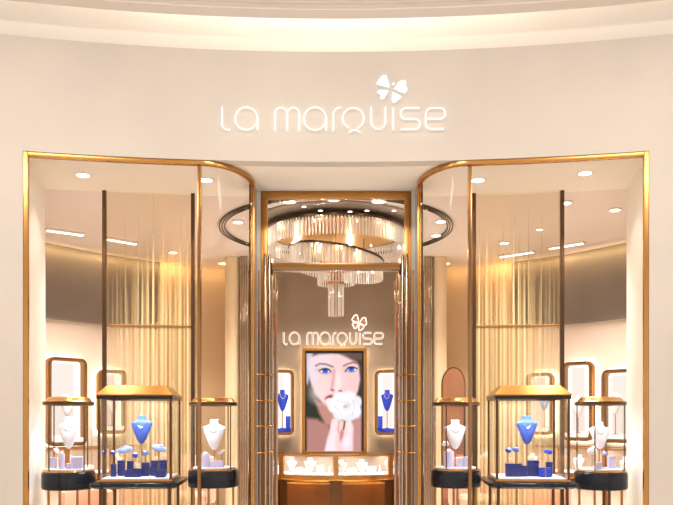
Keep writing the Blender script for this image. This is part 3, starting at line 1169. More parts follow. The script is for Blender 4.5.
# far left
X, Y = in_round(0, 61.8, -0.08); pillar('ring_stand', 'tall lilac cylinder left of the bust foot in far left round case', 'lilac', X, Y, FLZ, 0.024, 0.125, GL)
X, Y = in_round(0, 77.5, -0.05); small_box('jewellery_box', 'wide lilac box right of the bust foot in far left round case', 'lilac', X, Y, FLZ, 0.095, 0.07, 0.100, 0.1, GL)
X, Y = in_round(0, 53.8, 0.02); small_box('jewellery_box', 'pale box at the left edge inside far left round case', 'lilac', X, Y, FLZ, 0.055, 0.05, 0.09, 0.2, GL)
X, Y = in_round(0, 55.0, -0.04); cushion('jewellery_pillow', 'white tilted pad above the left box in far left round case', 'white', X + 0.01, Y, FLZ, FLZ + 0.150, 0.06, 0.03, 0.7, 0, GL)
X, Y = in_round(0, 69.3, -0.125); small_box('jewellery_box', 'low lilac box in front of the bust in far left round case', 'lilac', X, Y, FLZ, 0.04, 0.04, 0.05, 0, GL)
# left inner
X, Y = in_round(1, 205.6, -0.06); pillar('ring_stand', 'lilac cylinder inside the round case by the left curved pane', 'lilac', X, Y, FLZ, 0.040, 0.115, GL)
X, Y = in_round(1, 217.0, -0.07); small_box('jewellery_box', 'low wide lilac box inside the round case by the left curved pane', 'lilac', X, Y, FLZ, 0.115, 0.07, 0.055, 0, GL)
X, Y = in_round(1, 221.5, 0.06); cushion('jewellery_pillow', 'white tilted pad inside the round case by the left curved pane', 'white', X, Y, FLZ, FLZ + 0.125, 0.075, 0.03, -0.5, 0, GL)
# right inner
X, Y = in_round(2, 448.8, -0.06); pillar('ring_stand', 'tall lilac cylinder inside the round case below the arched mirror', 'lilac', X, Y, FLZ, 0.045, 0.140, GL)
X, Y = in_round(2, 459.5, -0.08); small_box('jewellery_box', 'left one of two small lilac boxes in the round case below arched mirror', 'lilac', X, Y, FLZ, 0.045, 0.05, 0.08, 0, GL)
X, Y = in_round(2, 465.5, -0.06); small_box('jewellery_box', 'right one of two small lilac boxes in the round case below arched mirror', 'lilac', X, Y, FLZ, 0.05, 0.05, 0.09, 0, GL)
X, Y = in_round(2, 445.6, 0.05); cushion('jewellery_pillow', 'white pad left of the bust in the round case below arched mirror', 'white', X, Y, FLZ, FLZ + 0.195, 0.07, 0.045, -0.1, 0, GL)
# far right
X, Y = in_round(3, 592.2, -0.05); cushion('jewellery_pillow', 'round white pad on a stem in far right round case', 'white', X, Y, FLZ, FLZ + 0.145, 0.085, 0.065, 0.1, 0, GL)
X, Y = in_round(3, 604.5, -0.05); cushion('jewellery_pillow', 'small blue pad right of the bust in far right round case', 'pale_blue', X, Y, FLZ, FLZ + 0.125, 0.05, 0.03, -0.3, 0, GL)
X, Y = in_round(3, 611.5, -0.02); small_box('jewellery_box', 'tall lilac box at the right inside far right round case', 'lilac', X, Y, FLZ, 0.06, 0.05, 0.105, 0, GL)
X, Y = in_round(3, 598.5, -0.12); small_box('jewellery_box', 'low lilac box at the front inside far right round case', 'lilac', X, Y, FLZ, 0.05, 0.05, 0.055, 0, GL)


# ------------------------------------------------------------------ square cases
def make_square_case():
    root = thing('square_display_case', 'x', 'display case')
    h = 0.2875
    t = 0.355
    # tray: bevelled black marble slab
    def ringz(s, z, c=0.02):
        return [(-s + c, -s, z), (s - c, -s, z), (s, -s + c, z), (s, s - c, z), (s - c, s, z), (-s + c, s, z), (-s, s - c, z), (-s, -s + c, z)]
    MB().loft([ringz(t - 0.03, 0.888), ringz(t, 0.905), ringz(t, 0.932), ringz(t - 0.012, 0.940)]).build('tray', M['marble'], root, local=True)
    b = MB()
    b.box(-h - 0.012, h + 0.012, -h - 0.012, h + 0.012, 0.9402, 0.962)
    b.build('bottom_frame', M['gold'], root, local=True, bevel=0.003)
    MB().box(-h + 0.012, h - 0.012, -h + 0.012, h - 0.012, 0.9622, 0.970).build('case_floor', M['pad'], root, local=True)
    for sx in (-1, 1):
        for sy in (-1, 1):
            MB().box(sx * h - 0.010, sx * h + 0.010, sy * h - 0.010, sy * h + 0.010, 0.9622, 1.622).build('post', M['dark_bronze'], root, local=True, bevel=0.002)
            MB().box(sx * (h - 0.01) - 0.012, sx * (h - 0.01) + 0.012, sy * (h - 0.01) - 0.012, sy * (h - 0.01) + 0.012, 0.0, 0.8878).build('leg', M['dark_bronze'], root, local=True, bevel=0.002)
    MB().box(-h + 0.011, h - 0.011, -h - 0.003, -h + 0.003, 0.9625, 1.6215).build('glass_pane', M['case_glass'], root, local=True)
    MB().box(-h + 0.011, h - 0.011, h - 0.003, h + 0.003, 0.9625, 1.6215).build('glass_pane', M['case_glass'], root, local=True)
    MB().box(-h - 0.003, -h + 0.003, -h + 0.011, h - 0.011, 0.9625, 1.6215).build('glass_pane', M['case_glass'], root, local=True)
    MB().box(h - 0.003, h + 0.003, -h + 0.011, h - 0.011, 0.9625, 1.6215).build('glass_pane', M['case_glass'], root, local=True)
    b = MB()
    g = h + 0.018
    b.box(-g, g, -g, -g + 0.032, 1.622, 1.6518)
    b.box(-g, g, g - 0.032, g, 1.622, 1.6518)
    b.box(-g, -g + 0.032, -g + 0.032, g - 0.032, 1.622, 1.6518)
    b.box(g - 0.032, g, -g + 0.032, g - 0.032, 1.622, 1.6518)
    b.build('fascia', M['black_bronze'], root, local=True)
    e = h + 0.022
    def sq(s, z):
        return [(-s, -s, z), (s, -s, z), (s, s, z), (-s, s, z)]
    MB().loft([sq(e, 1.6522), sq(e, 1.660), sq(e - 0.075, 1.735), sq(e - 0.085, 1.737)]).build('roof', M['gold'], root, local=True, flat=True)
    MB().box(-0.2, 0.2, -0.2, 0.2, 1.644, 1.6518).build('led_panel', M['led_cool'], root, local=True)
    b = MB()
    for (x0, x1, y0, y1) in ((-h, h, -h, -h + 0.02), (-h, h, h - 0.02, h), (-h, -h + 0.02, -h, h), (h - 0.02, h, -h, h)):
        b.box(x0, x1, y0, y1, 0.20, 0.22)
    b.build('lower_frame', M['dark_bronze'], root, local=True)
    return root


sq0 = make_square_case()
GS = 'square glass cases in the shop windows'
scases = []
for i, (px, s, lab) in enumerate(((141.2, -1, 'square glass case with hipped gold roof and blue bust in the left window'),
                                  (526.7, 1, 'square glass case with hipped gold roof and blue bust in the right window'))):
    D = 6.39
    X = (px - CX) / FPX * D
    rz = -s * 0.085
    if i == 0:
        o = sq0
        o.location = (X, D, 0)
        o.rotation_euler = (0, 0, rz)
        o['label'] = lab
        o['group'] = GS
    else:
        o = dup(sq0, (X, D, 0), rz, lab, GS)
    scases.append((X, D, rz))
    area('case_light', (X, D, 1.640), (X, D, 0.9), 9, 0.34, 0.34, (0.78, 0.85, 1.0))
FLS = 0.9703


def sqp(k, px, ly):
    """world x,y,D in square case k for a photo column at about local depth ly"""
    X, D, rz = scases[k]
    Y = D + ly
    return ((px - CX) / FPX * Y, Y, rz)


def blue_bust(k, pxc, yt, yb, wd, ly, lab, mat_, tilt=0.0):
    x, y, rz = sqp(k, pxc, ly)
    zb, zt = at(pxc, yb, y)[2], at(pxc, yt, y)[2]
    make_bust('necklace_bust', lab, mat_, (x, y, zb), zt - zb, wd, FLS, rz, 'blue busts in the square cases', tilt=tilt)


blue_bust(0, 141.8, 415.6, 443.5, 0.182, 0.06, 'blue velvet bust inside the left square case', 'blue')
blue_bust(1, 526.8, 415.8, 444.5, 0.178, 0.06, 'blue velvet bust inside the right square case', 'blue')
blue_bx = [
    # case, px centre, px width, top y, depth, label
    (0, 113.6, 5.0, 464, -0.08, 'slim navy box at the left end of the left square case'),
    (0, 121.2, 6.5, 460.5, 0.02, 'tall navy box second from the left in the left square case'),
    (0, 129.0, 7.5, 469.5, -0.12, 'low navy box at the front left of the left square case'),
    (0, 137.2, 7.5, 468.5, -0.12, 'low navy box front centre, left of the bust stand in left square case'),
    (0, 145.6, 7.0, 462.5, -0.02, 'tall navy box right of the bust stand in the left square case'),
    (0, 130.5, 6.0, 461.0, 0.13, 'navy box behind the front pair in the left square case'),
    (0, 154.5, 6.5, 460.5, 0.0, 'rear left navy box of the right hand cluster in left square case'),
    (0, 163.3, 7.0, 460.0, 0.0, 'rear right navy box of the right hand cluster in left square case'),
    (0, 160.8, 9.5, 469.5, -0.14, 'low navy box at the front of the right hand cluster in left square case'),
    (0, 149.8, 4.5, 466.5, 0.10, 'small navy box in the gap behind the tall one in left square case'),
    (1, 513.2, 15.0, 463.5, -0.06, 'wide navy box at the left front of the right square case'),
    (1, 524.0, 6.0, 465.5, -0.06, 'small navy box between the two big ones in right square case'),
    (1, 532.6, 11.0, 460.5, -0.02, 'tall navy box in the middle of the right square case'),
    (1, 544.8, 11.0, 467.5, -0.12, 'blue cube tied with gold ribbon at right of right square case'),
    (1, 549.0, 6.0, 462.0, -0.02, 'navy box behind the ribboned cube in right square case'),
]
for k, px, wpx, yt, ly, lab in blue_bx:
    x, y, rz = sqp(k, px, ly)
    zt = at(px, yt, y)[2]
    ribbon = 'ribbon' in lab and 'tied' in lab
    wdt = px_w(wpx, y)
    r_ = small_box('jewellery_box', lab, 'deep_blue' if ribbon else 'navy', x, y, FLS, wdt, min(wdt, 0.07), max(0.03, zt - FLS), rz, 'navy boxes in the square cases')
    if ribbon:
        hh = zt - FLS
        MB().obox((0, -wdt * 0.0, hh / 2 + 0.0025), (0.008, min(wdt, 0.07) * 1.08, hh)).build('ribbon', M['gold'], r_, local=True)
cu = [
    (0, 112.6, 453.2, 5.5, 3.5, 0.25, 0.02, 'deep_blue', 'small blue pad at the far left of the left square case'),
    (0, 125.0, 450.0, 16.5, 6.5, -0.22, 0.00, 'pale_blue', 'wide blue pad tilted up to the right in left square case'),
    (0, 158.8, 448.6, 15.5, 6.5, 0.30, 0.00, 'pale_blue', 'wide blue pad drooping to the right in left square case'),
    (0, 135.0, 456.0, 6.0, 5.0, 0.1, -0.045, 'deep_blue', 'round blue pad just left of the bust stand in left square case'),
    (0, 145.6, 453.6, 8.5, 5.0, -0.3, 0.13, 'pale_blue', 'small blue pad right of the bust stand in left square case'),
    (1, 508.0, 451.0, 6.0, 4.5, 0.4, 0.03, 'deep_blue', 'leftmost blue pad of a pair in the right square case'),
    (1, 515.4, 450.2, 6.8, 5.0, 0.35, 0.03, 'blue', 'right blue pad of the left pair in the right square case'),
    (1, 548.2, 452.2, 8.5, 5.0, 0.2, 0.10, 'deep_blue', 'blue pad above the ribboned cube in the right square case'),
]
for k, px, py, wpx, hpx, tilt, ly, m, lab in cu:
    x, y, rz = sqp(k, px, ly + (0.09 if k == 0 and wpx > 10 else 0))
    z = at(px, py, y)[2]
    cushion('jewellery_pillow', lab, m, x, y, FLS, z, px_w(wpx, y), px_w(hpx, y), tilt, rz, 'blue pads in the square cases')

# ------------------------------------------------------------------ wall niches
def wall_hit(px, r):
    """point of the round wall (radius r) seen at photo column px"""
    k = (px - CX) / FPX
    # (kD)^2 + (D-IC)^2 = r^2
    a, b, c = k * k + 1, -2 * IC, IC * IC - r * r
    D = (-b + math.sqrt(b * b - 4 * a * c)) / (2 * a)
    return (k * D, D)


def niche(px0, px1, y0, y1, label, r, bustmat, pinkish=False, shelf=None, depth=0.13):
    A, B = wall_hit(px0, r - depth), wall_hit(px1, r - depth)
    cx_, cy_ = (A[0] + B[0]) / 2, (A[1] + B[1]) / 2
    wd = math.hypot(B[0] - A[0], B[1] - A[1])
    rz = math.atan2(B[1] - A[1], B[0] - A[0])
    z1, z0 = at(0, y0, cy_)[2], at(0, y1, cy_)[2]
    root = thing('display_niche', label, 'display niche', (cx_, cy_, z0), rz, 'gold framed niches on the curved wall')
    H = z1 - z0
    h = wd / 2
    rframe(MB(), -h, h, 0, H, 0.045, 0.085, 0, 0.10).build('frame', M['mid_bronze'], root, local=True, bevel=0.006)
    MB().prism_y(rrect(-h + 0.046, h - 0.046, 0.046, H - 0.046, 0.04), 0.085, 0.095).build('back_panel', M['niche_light'], root, local=True)
    MB().box(-h + 0.10, h - 0.14, 0.078, 0.084, H * 0.12, H - 0.07).build('backdrop', M['niche_pink'], root, local=True)
    rframe(MB(), -h + 0.004, h - 0.004, 0.004, H - 0.004, 0.018, 0.08, 0.1005, depth - 0.012).build('halo_light', M['halo'], root, local=True)
    MB().box(-h + 0.1, h - 0.1, 0.096, depth + 0.02, H * 0.3, H * 0.6).build('wall_bracket', M['black'], root, local=True)
    MB().box(-h + 0.046, h - 0.046, 0.004, 0.077, 0.046, 0.046 + 0.055).build('plinth', M[shelf or 'white'], root, local=True)
    return root, cx_, cy_, z0, H, wd, rz


def niche_bust(info, m, label, fx=0.0, fh=0.30, gap=0.16):
    root, cx_, cy_, z0, H, wd, rz = info
    fz = z0 + 0.1012
    x = cx_ + math.cos(rz) * fx - math.sin(rz) * 0.04
    y = cy_ + math.sin(rz) * fx + math.cos(rz) * 0.04
    make_bust('necklace_bust', label, m, (x, y, fz + gap), fh, min(fh * 0.72, wd * 0.45), fz, rz, 'busts in the wall niches')


info = niche(48.5, 87.5, 357.5, 446, 'gold framed niche on the left wall above the far left round case', IR + 0.08, 'white')
niche_bust(info, 'white', 'white bust in the niche above the far left round case', 0.0, 0.26, 0.26)
info = niche(99, 127.5, 369.5, 434, 'gold framed niche seen through the left square case and screen', IR + 0.08, 'white')
niche_bust(info, 'white', 'white bust in the niche behind the left square case', 0, 0.24, 0.16)
info = niche(267, 294.3, 369.5, 435.5, 'gold framed niche left of the portrait screen', IR, 'blue', shelf='deep_blue')
niche_bust(info, 'deep_blue', 'blue bust in the niche left of the portrait screen', 0.03, 0.30, 0.24)
info2 = info
info = niche(374.5, 402, 369.5, 435.5, 'gold framed niche right of the portrait screen', IR, 'blue', shelf='deep_blue')
niche_bust(info, 'deep_blue', 'blue bust in the niche right of the portrait screen', -0.02, 0.30, 0.24)
for inf, nm in ((info2, 'left'), (info, 'right')):
    root, cx_, cy_, z0, H, wd, rz = inf
    small_box('jewellery_box', 'blue box beside the bust in the niche %s of the portrait screen' % nm, 'deep_blue', cx_ + (0.10 if nm == 'left' else -0.11), cy_ + 0.02, z0 + 0.1012, 0.06, 0.05, 0.17, rz, 'blue boxes in the niches')
info = niche(525.5, 552.5, 372.5, 435, 'gold framed niche seen through the right square case', IR + 0.08, 'blue')
niche_bust(info, 'pale_blue', 'pale blue bust in the niche behind the right square case', 0.06, 0.22, 0.22)
info = niche(561.5, 592, 361.5, 441, 'tall gold framed niche between the right square and far right round case', IR + 0.08, 'white')
niche_bust(info, 'white', 'white bust in the tall niche left of far right round case', 0.0, 0.26, 0.2)
info = niche(601, 634, 369, 443, 'gold framed niche above the far right round case by window return', IR + 0.08, 'white')
niche_bust(info, 'white', 'white bust in the niche above the far right round case', -0.05, 0.26, 0.24)

# ------------------------------------------------------------------ showcases (counters)
def counter(name, label, cfun, nb, ztop, zglass, door_mat, root_loc):
    """curved counter built along path cfun(t), t in 0..1; cfun returns x,y; inward normal = left of travel"""
    root = thing(name, label, 'display counter', root_loc)
    N = 40
    path = [cfun(i / N) for i in range(N + 1)]
    MB().ribbon(path, 0.03, 0.42, 0.0, 0.08).build('plinth', M['dark_bronze'], root)
    MB().ribbon(path, 0.05, 0.44, 0.08, zglass - 0.065).build('carcass', M['dark_bronze'], root)
    MB().ribbon(path, -0.015, 0.45, zglass - 0.065, zglass - 0.04).build('lower_rail', M['gold'], root, bevel=0.004)
    MB().ribbon(path, 0.005, 0.44, zglass - 0.04, zglass - 0.001).build('case_floor', M['bronze'], root)
    MB().ribbon(path, 0.03, 0.42, zglass - 0.001, zglass + 0.004).build('lining', M['pad'], root)
    MB().ribbon(path, 0.012, 0.018, zglass + 0.004, ztop - 0.022).build('front_glass', M['case_glass'], root)
    MB().ribbon(path, 0.40, 0.43, zglass + 0.004, ztop - 0.022).build('rear_panel', M['taupe'], root)
    MB().ribbon(path, 0.0, 0.03, ztop - 0.022, ztop).build('front_rail', M['bronze'], root, bevel=0.003)
    MB().ribbon(path, 0.39, 0.44, ztop - 0.022, ztop).build('rear_rail', M['bronze'], root, bevel=0.003)
    MB().ribbon(path, 0.03, 0.39, ztop - 0.014, ztop - 0.006).build('top_glass', M['case_glass'], root)
    MB().ribbon(path, 0.034, 0.046, ztop - 0.022, ztop - 0.0145).build('led_strip', M['lamp_line'], root)
    for b in range(nb + 1):
        t = b / nb
        i0 = min(max(t, 0.012), 0.988)
        p0, p1 = cfun(i0 - 0.011), cfun(i0 + 0.011)
        MB().ribbon([p0, p1], -0.004, 0.03, zglass - 0.04, ztop - 0.0005).build('mullion', M['bronze'], root)
    for b in range(nb):
        n2 = 8
        pp = [cfun((b + 0.10 + 0.80 * i / n2) / nb) for i in range(n2 + 1)]
        d = MB().ribbon(pp, 0.035, 0.049, 0.10, zglass - 0.12).build('door', door_mat, root)
        MB().ribbon(pp, 0.032, 0.0485, zglass - 0.118, zglass - 0.100).build('door_edge', M['gold'], d)
    return root


def cc(t):   # centre counter: convex to the entrance, running left to right
    phi = math.radians(-64 + 128 * t)
    return (1.36 * math.sin(phi), 10.93 - 1.36 * math.cos(phi))


counter('curved_showcase', 'curved glass showcase with bronze doors below the portrait screen', cc, 4, 1.0, 0.735, M['cab'], (0, 9.6, 0))
for k in range(-1, 2, 2):
    area('counter_glow', (k * 0.45, 9.60, 0.66), (k * 0.45, 9.72, 0.2), 3.0, 0.7, 0.03, (1, 0.62, 0.22))
for b in range(4):
    x, y = cc((b + 0.5) / 4)
    ang = math.radians(-64 + 128 * (b + 0.5) / 4)
    xx, yy = x - 0.2 * math.sin(ang), y + 0.2 * math.cos(ang)
    area('showcase_light', (xx, yy, 0.982), (xx, yy, 0), 2.6, 0.45, 0.12, (0.95, 0.96, 1.0))

bay = ['leftmost bay', 'bay left of centre', 'bay right of centre', 'rightmost bay']
spots_ = [('low bust', 'left', 0.10, 'necklace_bust'), ('tray', 'middle left', 0.30, 'tray'), ('low bust', 'middle', 0.50, 'necklace_bust'), ('box', 'middle right', 0.70, 'box'), ('ring cone', 'right', 0.88, 'cone')]
for b in range(4):
    for nm, pos, u, kind in spots_:
        t = (b + u) / 4
        x, y = cc(t)
        ang = math.radians(-64 + 128 * t)
        d = 0.13 if kind != 'tray' else 0.11
        x, y = x - d * math.sin(ang), y + d * math.cos(ang)
        z = 0.7392
        lab = 'white %s at the %s of the %s of the curved showcase' % (nm, pos, bay[b])
        g = 'white displays in the curved showcase'
        if kind == 'necklace_bust':
            make_bust('necklace_bust', lab, 'white', (x, y, z + 0.002), 0.19 + 0.02 * (b % 2), 0.16, z, ang, g, base=False)
        elif kind == 'tray':
            root = thing('jewellery_tray', lab, 'jewellery tray', (x, y, z), ang, g)
            MB().obox((0, 0, 0.035), (0.14, 0.10, 0.07)).build('base', M['white'], root, local=True, bevel=0.006)
            jw = MB()
            for q in range(3):
                jw.tube([(-0.035 + 0.035 * q + 0.013 * math.cos(2 * PI * e / 10), 0.0, 0.08 + 0.013 * math.sin(2 * PI * e / 10)) for e in range(10)], 0.003, 6, closed=True)
            jw.build('rings', M['jewel'], root, local=True)
        elif kind == 'box':
            small_box('jewellery_box', lab, 'white', x, y, z, 0.10, 0.08, 0.10 + 0.02 * (b % 2), ang + 0.2, g)
        else:
            root = thing('ring_cone', lab, 'ring cone', (x, y, z), 0, g)
            MB().lathe([(0.022, 0), (0.020, 0.01), (0.012, 0.08), (0.004, 0.115), (0.001, 0.12)], seg=16).build('cone', M['white'], root, local=True)
            MB().tube([(0.016 * math.cos(2 * PI * e / 12), 0.016 * math.sin(2 * PI * e / 12), 0.06) for e in range(12)], 0.003, 6, closed=True).build('ring', M['jewel'], root, local=True)

for s, nm in ((-1, 'left'), (1, 'right')):
    def cs(t, s=s):
        # along the side wall; travel so that "left" normal points to the wall
        lo, hi = 0.52, 1.22
        phi = s * (hi + (lo - hi) * t) if s < 0 else s * (lo + (hi - lo) * t)
        return (math.sin(phi) * 3.42, IC + math.cos(phi) * 3.42)
    mid = cs(0.5)
    counter('side_showcase', '%s side glass showcase along the cream wall behind the window cases' % nm, cs, 4, 1.14, 0.84, M['cream'], (mid[0], mid[1], 0))
    for b in range(4):
        x, y = cs((b + 0.5) / 4)
        v = Vector((x, y - IC)).normalized() * 0.2
        area('showcase_light', (x + v.x, y + v.y, 1.118), (x + v.x, y + v.y, 0), 2.2, 0.3, 0.12, (1, 0.95, 0.9))
        for u, kind in ((0.25, 'bust'), (0.65, 'box')):
            x, y = cs((b + u) / 4)
            v = Vector((x, y - IC)).normalized() * 0.15
            ordn = ['far end', 'second quarter', 'third quarter', 'near end']
            oo = ordn[b] if s > 0 else ordn[3 - b]
            if kind == 'bust':
                make_bust('necklace_bust', 'white low bust at the %s of the %s side showcase' % (oo, nm), 'white', (x + v.x, y + v.y, 0.846), 0.2, 0.14, 0.8442, math.atan2(-v.x, v.y), 'white displays in the side showcases', base=False)
            else:
                small_box('jewellery_box', 'white jewellery box at the %s of the %s side showcase' % (oo, nm), 'white', x + v.x, y + v.y, 0.8442, 0.09, 0.07, 0.08, math.atan2(-v.x, v.y), 'white displays in the side showcases')

# ------------------------------------------------------------------ chairs
def make_chair():
    root = thing('lounge_chair', 'x', 'chair')
    n = 14
    arcp = [(0.27 * math.cos(t), 0.02 + 0.27 * math.sin(t)) for t in [math.radians(-20 + 220 * i / n) for i in range(n + 1)]]
    MB().ribbon(arcp, -0.035, 0.035, 0.42, 0.86).build('backrest', M['pink'], root, local=True, bevel=0.03)
    MB().lathe([(0.215, 0.40), (0.225, 0.42), (0.225, 0.49), (0.20, 0.52), (0.05, 0.525)], seg=28).build('seat', M['pink'], root, local=True)
    for k in range(4):
        an = PI / 4 + k * PI / 2
        MB().tube([(0.17 * math.cos(an), 0.17 * math.sin(an), 0.402), (0.22 * math.cos(an), 0.22 * math.sin(an), 0.0)], [0.013, 0.009], 10).build('leg', M['gold'], root, local=True)
    MB().tube([(0.185 * math.cos(2 * PI * k / 24), 0.185 * math.sin(2 * PI * k / 24), 0.26) for k in range(24)], 0.008, 8, closed=True).build('foot_ring', M['gold'], root, local=True)
    return root


ch0 = make_chair()
chs = [
    (86, 7.55, 0.85, 'blush chair behind the far left round case', PI),
    (146, 7.75, 0.9, 'blush chair seen under the left square case', PI),
    (183, 8.5, 1.2, 'taller blush chair beside the right edge of left gold screen', PI),
    (482, 8.2, 1.2, 'taller blush chair beside the left edge of right gold screen', PI),
    (545, 7.75, 0.88, 'blush chair seen under the right square case', PI),
]
for i, (px, D, sc, lab, rz) in enumerate(chs):
    X = (px - CX) / FPX * D
    if i == 0:
        o = ch0
        o.location = (X, D, 0)
        o.rotation_euler = (0, 0, 0)
        o['label'] = lab
        o['group'] = 'blush chairs at the side showcases'
        o.scale = (sc, sc, sc)
    else:
        o = dup(ch0, (X, D, 0), 0, lab, 'blush chairs at the side showcases', (sc, sc, sc))

# ------------------------------------------------------------------ arched mirror behind the right inner round case
AD = 8.75
mx0, _, mtop = at(441.5, 367, AD)
mx1 = at(465.5, 367, AD)[0]
mw = (mx1 - mx0) / 2
mc = (mx0 + mx1) / 2
root = thing('arched_mirror', 'arched rose tinted standing mirror behind the right inner round case', 'mirror', (mc, AD, 0))


def arch(w_, z0, z1, n=14):
    pts = [(w_, z0)]
    hz = min(w_ * 1.5, z1 - z0)
    for i in range(n + 1):
        t = PI * i / n
        pts.append((w_ * math.cos(t), z1 - hz + hz * math.sin(t)))
    pts.append((-w_, z0))
    return pts


MB().prism_y(arch(mw, 0.03, mtop), 0.0, 0.03).xform(Matrix.Translation((0, 0, 0))).build('frame', M['dark_bronze'], root, local=True)
MB().prism_y(arch(mw - 0.012, 0.05, mtop - 0.014), -0.006, -0.0005).build('mirror_glass', M['rose_mirror'], root, local=True)
MB().lathe([(0.17, 0), (0.17, 0.02), (0.15, 0.03)], seg=28).build('base', M['bronze'], root, local=True)

# ------------------------------------------------------------------ ceiling rings round the chandelier
CY = 8.20
root = thing('ceiling_ring', 'triple dark ring moulding on the ceiling round the chandelier', 'ceiling moulding', (0, CY, CEIL))
for r in (1.215, 1.242, 1.269):
    MB().shell(r - 0.005, r + 0.005, CEIL - 0.012, CEIL + 0.0118, (0, CY), 96).build('ring', M['ring_dark'], root)
for r in (1.2285, 1.2555):
    MB().shell(r - 0.007, r + 0.007, CEIL - 0.004, CEIL + 0.0118, (0, CY), 96).build('pale_ring', M['ring_light'], root)

# ------------------------------------------------------------------ chandelier
CY = 8.05
root = thing('chandelier', 'tiered crystal rod chandelier with gold rims hanging over the entrance', 'chandelier', (0, CY, CEIL))
MB().lathe([(0.92, CEIL - 0.012), (0.93, CEIL - 0.004), (0.93, CEIL + 0.0115)], (0, CY), 64).build('ceiling_plate', M['mirror_disc'], root)
Z1 = 3.46
MB().shell(0.70, 0.775, Z1, Z1 + 0.02, (0, CY), 72).build('upper_rim', M['dark_bronze'], root)
MB().lathe([(0.70, Z1 - 0.012), (0.70, Z1 + 0.004)], (0, CY), 64).build('upper_plate', M['bright_gold'], root)
for k in range(6):
    an = k * PI / 3 + 0.3
    MB().tube([(0.6 * math.cos(an), CY + 0.6 * math.sin(an), Z1), (0.6 * math.cos(an), CY + 0.6 * math.sin(an), CEIL - 0.01)], 0.008, 8).build('hanger', M['gold'], root)
T2 = math.radians(9)
Z2 = 3.235


def tier2(x, y):
    return Z2 - math.sin(T2) * x


b = MB().shell(0.475, 0.525, -0.01, 0.012, (0, 0), 56)
b.xform(Matrix.Translation((0, CY, Z2)) @ Matrix.Rotation(T2, 4, 'Y'))
b.build('middle_rim', M['dark_bronze'], root)
b = MB().lathe([(0.474, -0.006), (0.474, 0.004)], (0, 0), 48)
b.xform(Matrix.Translation((0, CY, Z2)) @ Matrix.Rotation(T2, 4, 'Y'))
b.build('middle_plate', M['bright_gold'], root)
for k in range(3):
    an = k * 2 * PI / 3 + 0.5
    x, y = 0.35 * math.cos(an), CY + 0.35 * math.sin(an)
    MB().tube([(x, y, tier2(x, y) + 0.002), (x, y, Z1)], 0.006, 8).build('hanger', M['gold'], root)
Z3 = 3.08
MB().shell(0.185, 0.205, Z3 - 0.004, Z3 + 0.012, (0, CY), 40).build('lower_rim', M['gold'], root)
MB().lathe([(0.186, Z3), (0.186, Z3 + 0.008)], (0, CY), 32).build('lower_plate', M['gold'], root)
MB().tube([(0, CY, Z3), (0, CY, Z2 + 0.02)], 0.012, 10).build('hanger', M['gold'], root)
Z4 = 2.915
MB().lathe([(0.02, Z4 + 0.07), (0.088, Z4 + 0.03), (0.090, Z4)], (0, CY), 32).build('bottom_cap', M['gold'], root)
MB().tube([(0, CY, Z4 + 0.02), (0, CY, Z3)], 0.01, 10).build('hanger', M['gold'], root)
rods = []   # x, y, top z, length, radius


def addring(rad, n, zf, ln, r=0.0075, off=0.0):
    for k in range(n):
        an = 2 * PI * (k + off) / n
        x, y = rad * math.cos(an), rad * math.sin(an)
        rods.append((x, CY + y, zf(x, y), ln, r))


addring(0.745, 130, lambda x, y: Z1, 0.185, 0.010)
addring(0.50, 92, lambda x, y: tier2(x, y) - 0.005, 0.195, 0.010)
addring(0.36, 40, lambda x, y: tier2(x, y) - 0.005, 0.17, 0.007, 0.5)
addring(0.195, 40, lambda x, y: Z3, 0.175, 0.007)
addring(0.080, 20, lambda x, y: Z4, 0.345, 0.0065)
addring(0.04, 8, lambda x, y: Z4, 0.345, 0.0065)
rods.sort(key=lambda q: q[1])
front = [q for i, q in enumerate(rods)]
# nearest hundred as parts of their own, the rest together
proto = {}
for i, (x, y, zt, ln, r) in enumerate(front[:100]):
    key = (ln, r)
    if key not in proto:
        proto[key] = MB().tube([(0, 0, 0), (0, 0, -ln + 0.012), (0, 0, -ln)], [r, r, r * 0.2], 6).build('crystal_rod', M['crystal'], root, local=True)
        o = proto[key]
    else:
        o = proto[key].copy()
        COL.objects.link(o)
    o.location = (x, y - CY, zt - CEIL)
rest = MB()
for (x, y, zt, ln, r) in front[100:]:
    rest.tube([(x, y, zt), (x, y, zt - ln + 0.012), (x, y, zt - ln)], [r, r, r * 0.2], 6)
o = rest.build('crystal_curtain', M['crystal'], root)
o['kind'] = 'stuff'
blb = MB()
for k in range(9):
    an = 2 * PI * k / 9 + 0.17
    an2 = an
    x, y = 0.62 * math.cos(an), CY + 0.62 * math.sin(an)
    MB().lathe([(0.003, Z1 - 0.026), (0.008, Z1 - 0.022), (0.008, Z1 - 0.015), (0.004, Z1 - 0.0125)], (x, y), 12).build('bulb', M['lamp'], root)
for k in range(5):
    an = 2 * PI * k / 5 + 0.3
    x, y = 0.42 * math.cos(an), 0.42 * math.sin(an)
    z = tier2(x, y) - 0.01
    MB().lathe([(0.003, z - 0.016), (0.008, z - 0.012), (0.008, z - 0.004), (0.004, z - 0.001)], (x, CY + y), 12).build('bulb', M['lamp'], root)


def point(name, loc, e, color=(1, 0.92, 0.80), r=0.012):
    l = bpy.data.lights.new(name, 'POINT')
    l.energy = e
    l.color = color
    l.shadow_soft_size = r
    o = bpy.data.objects.new(name, l)
    o.location = loc
    COL.objects.link(o)


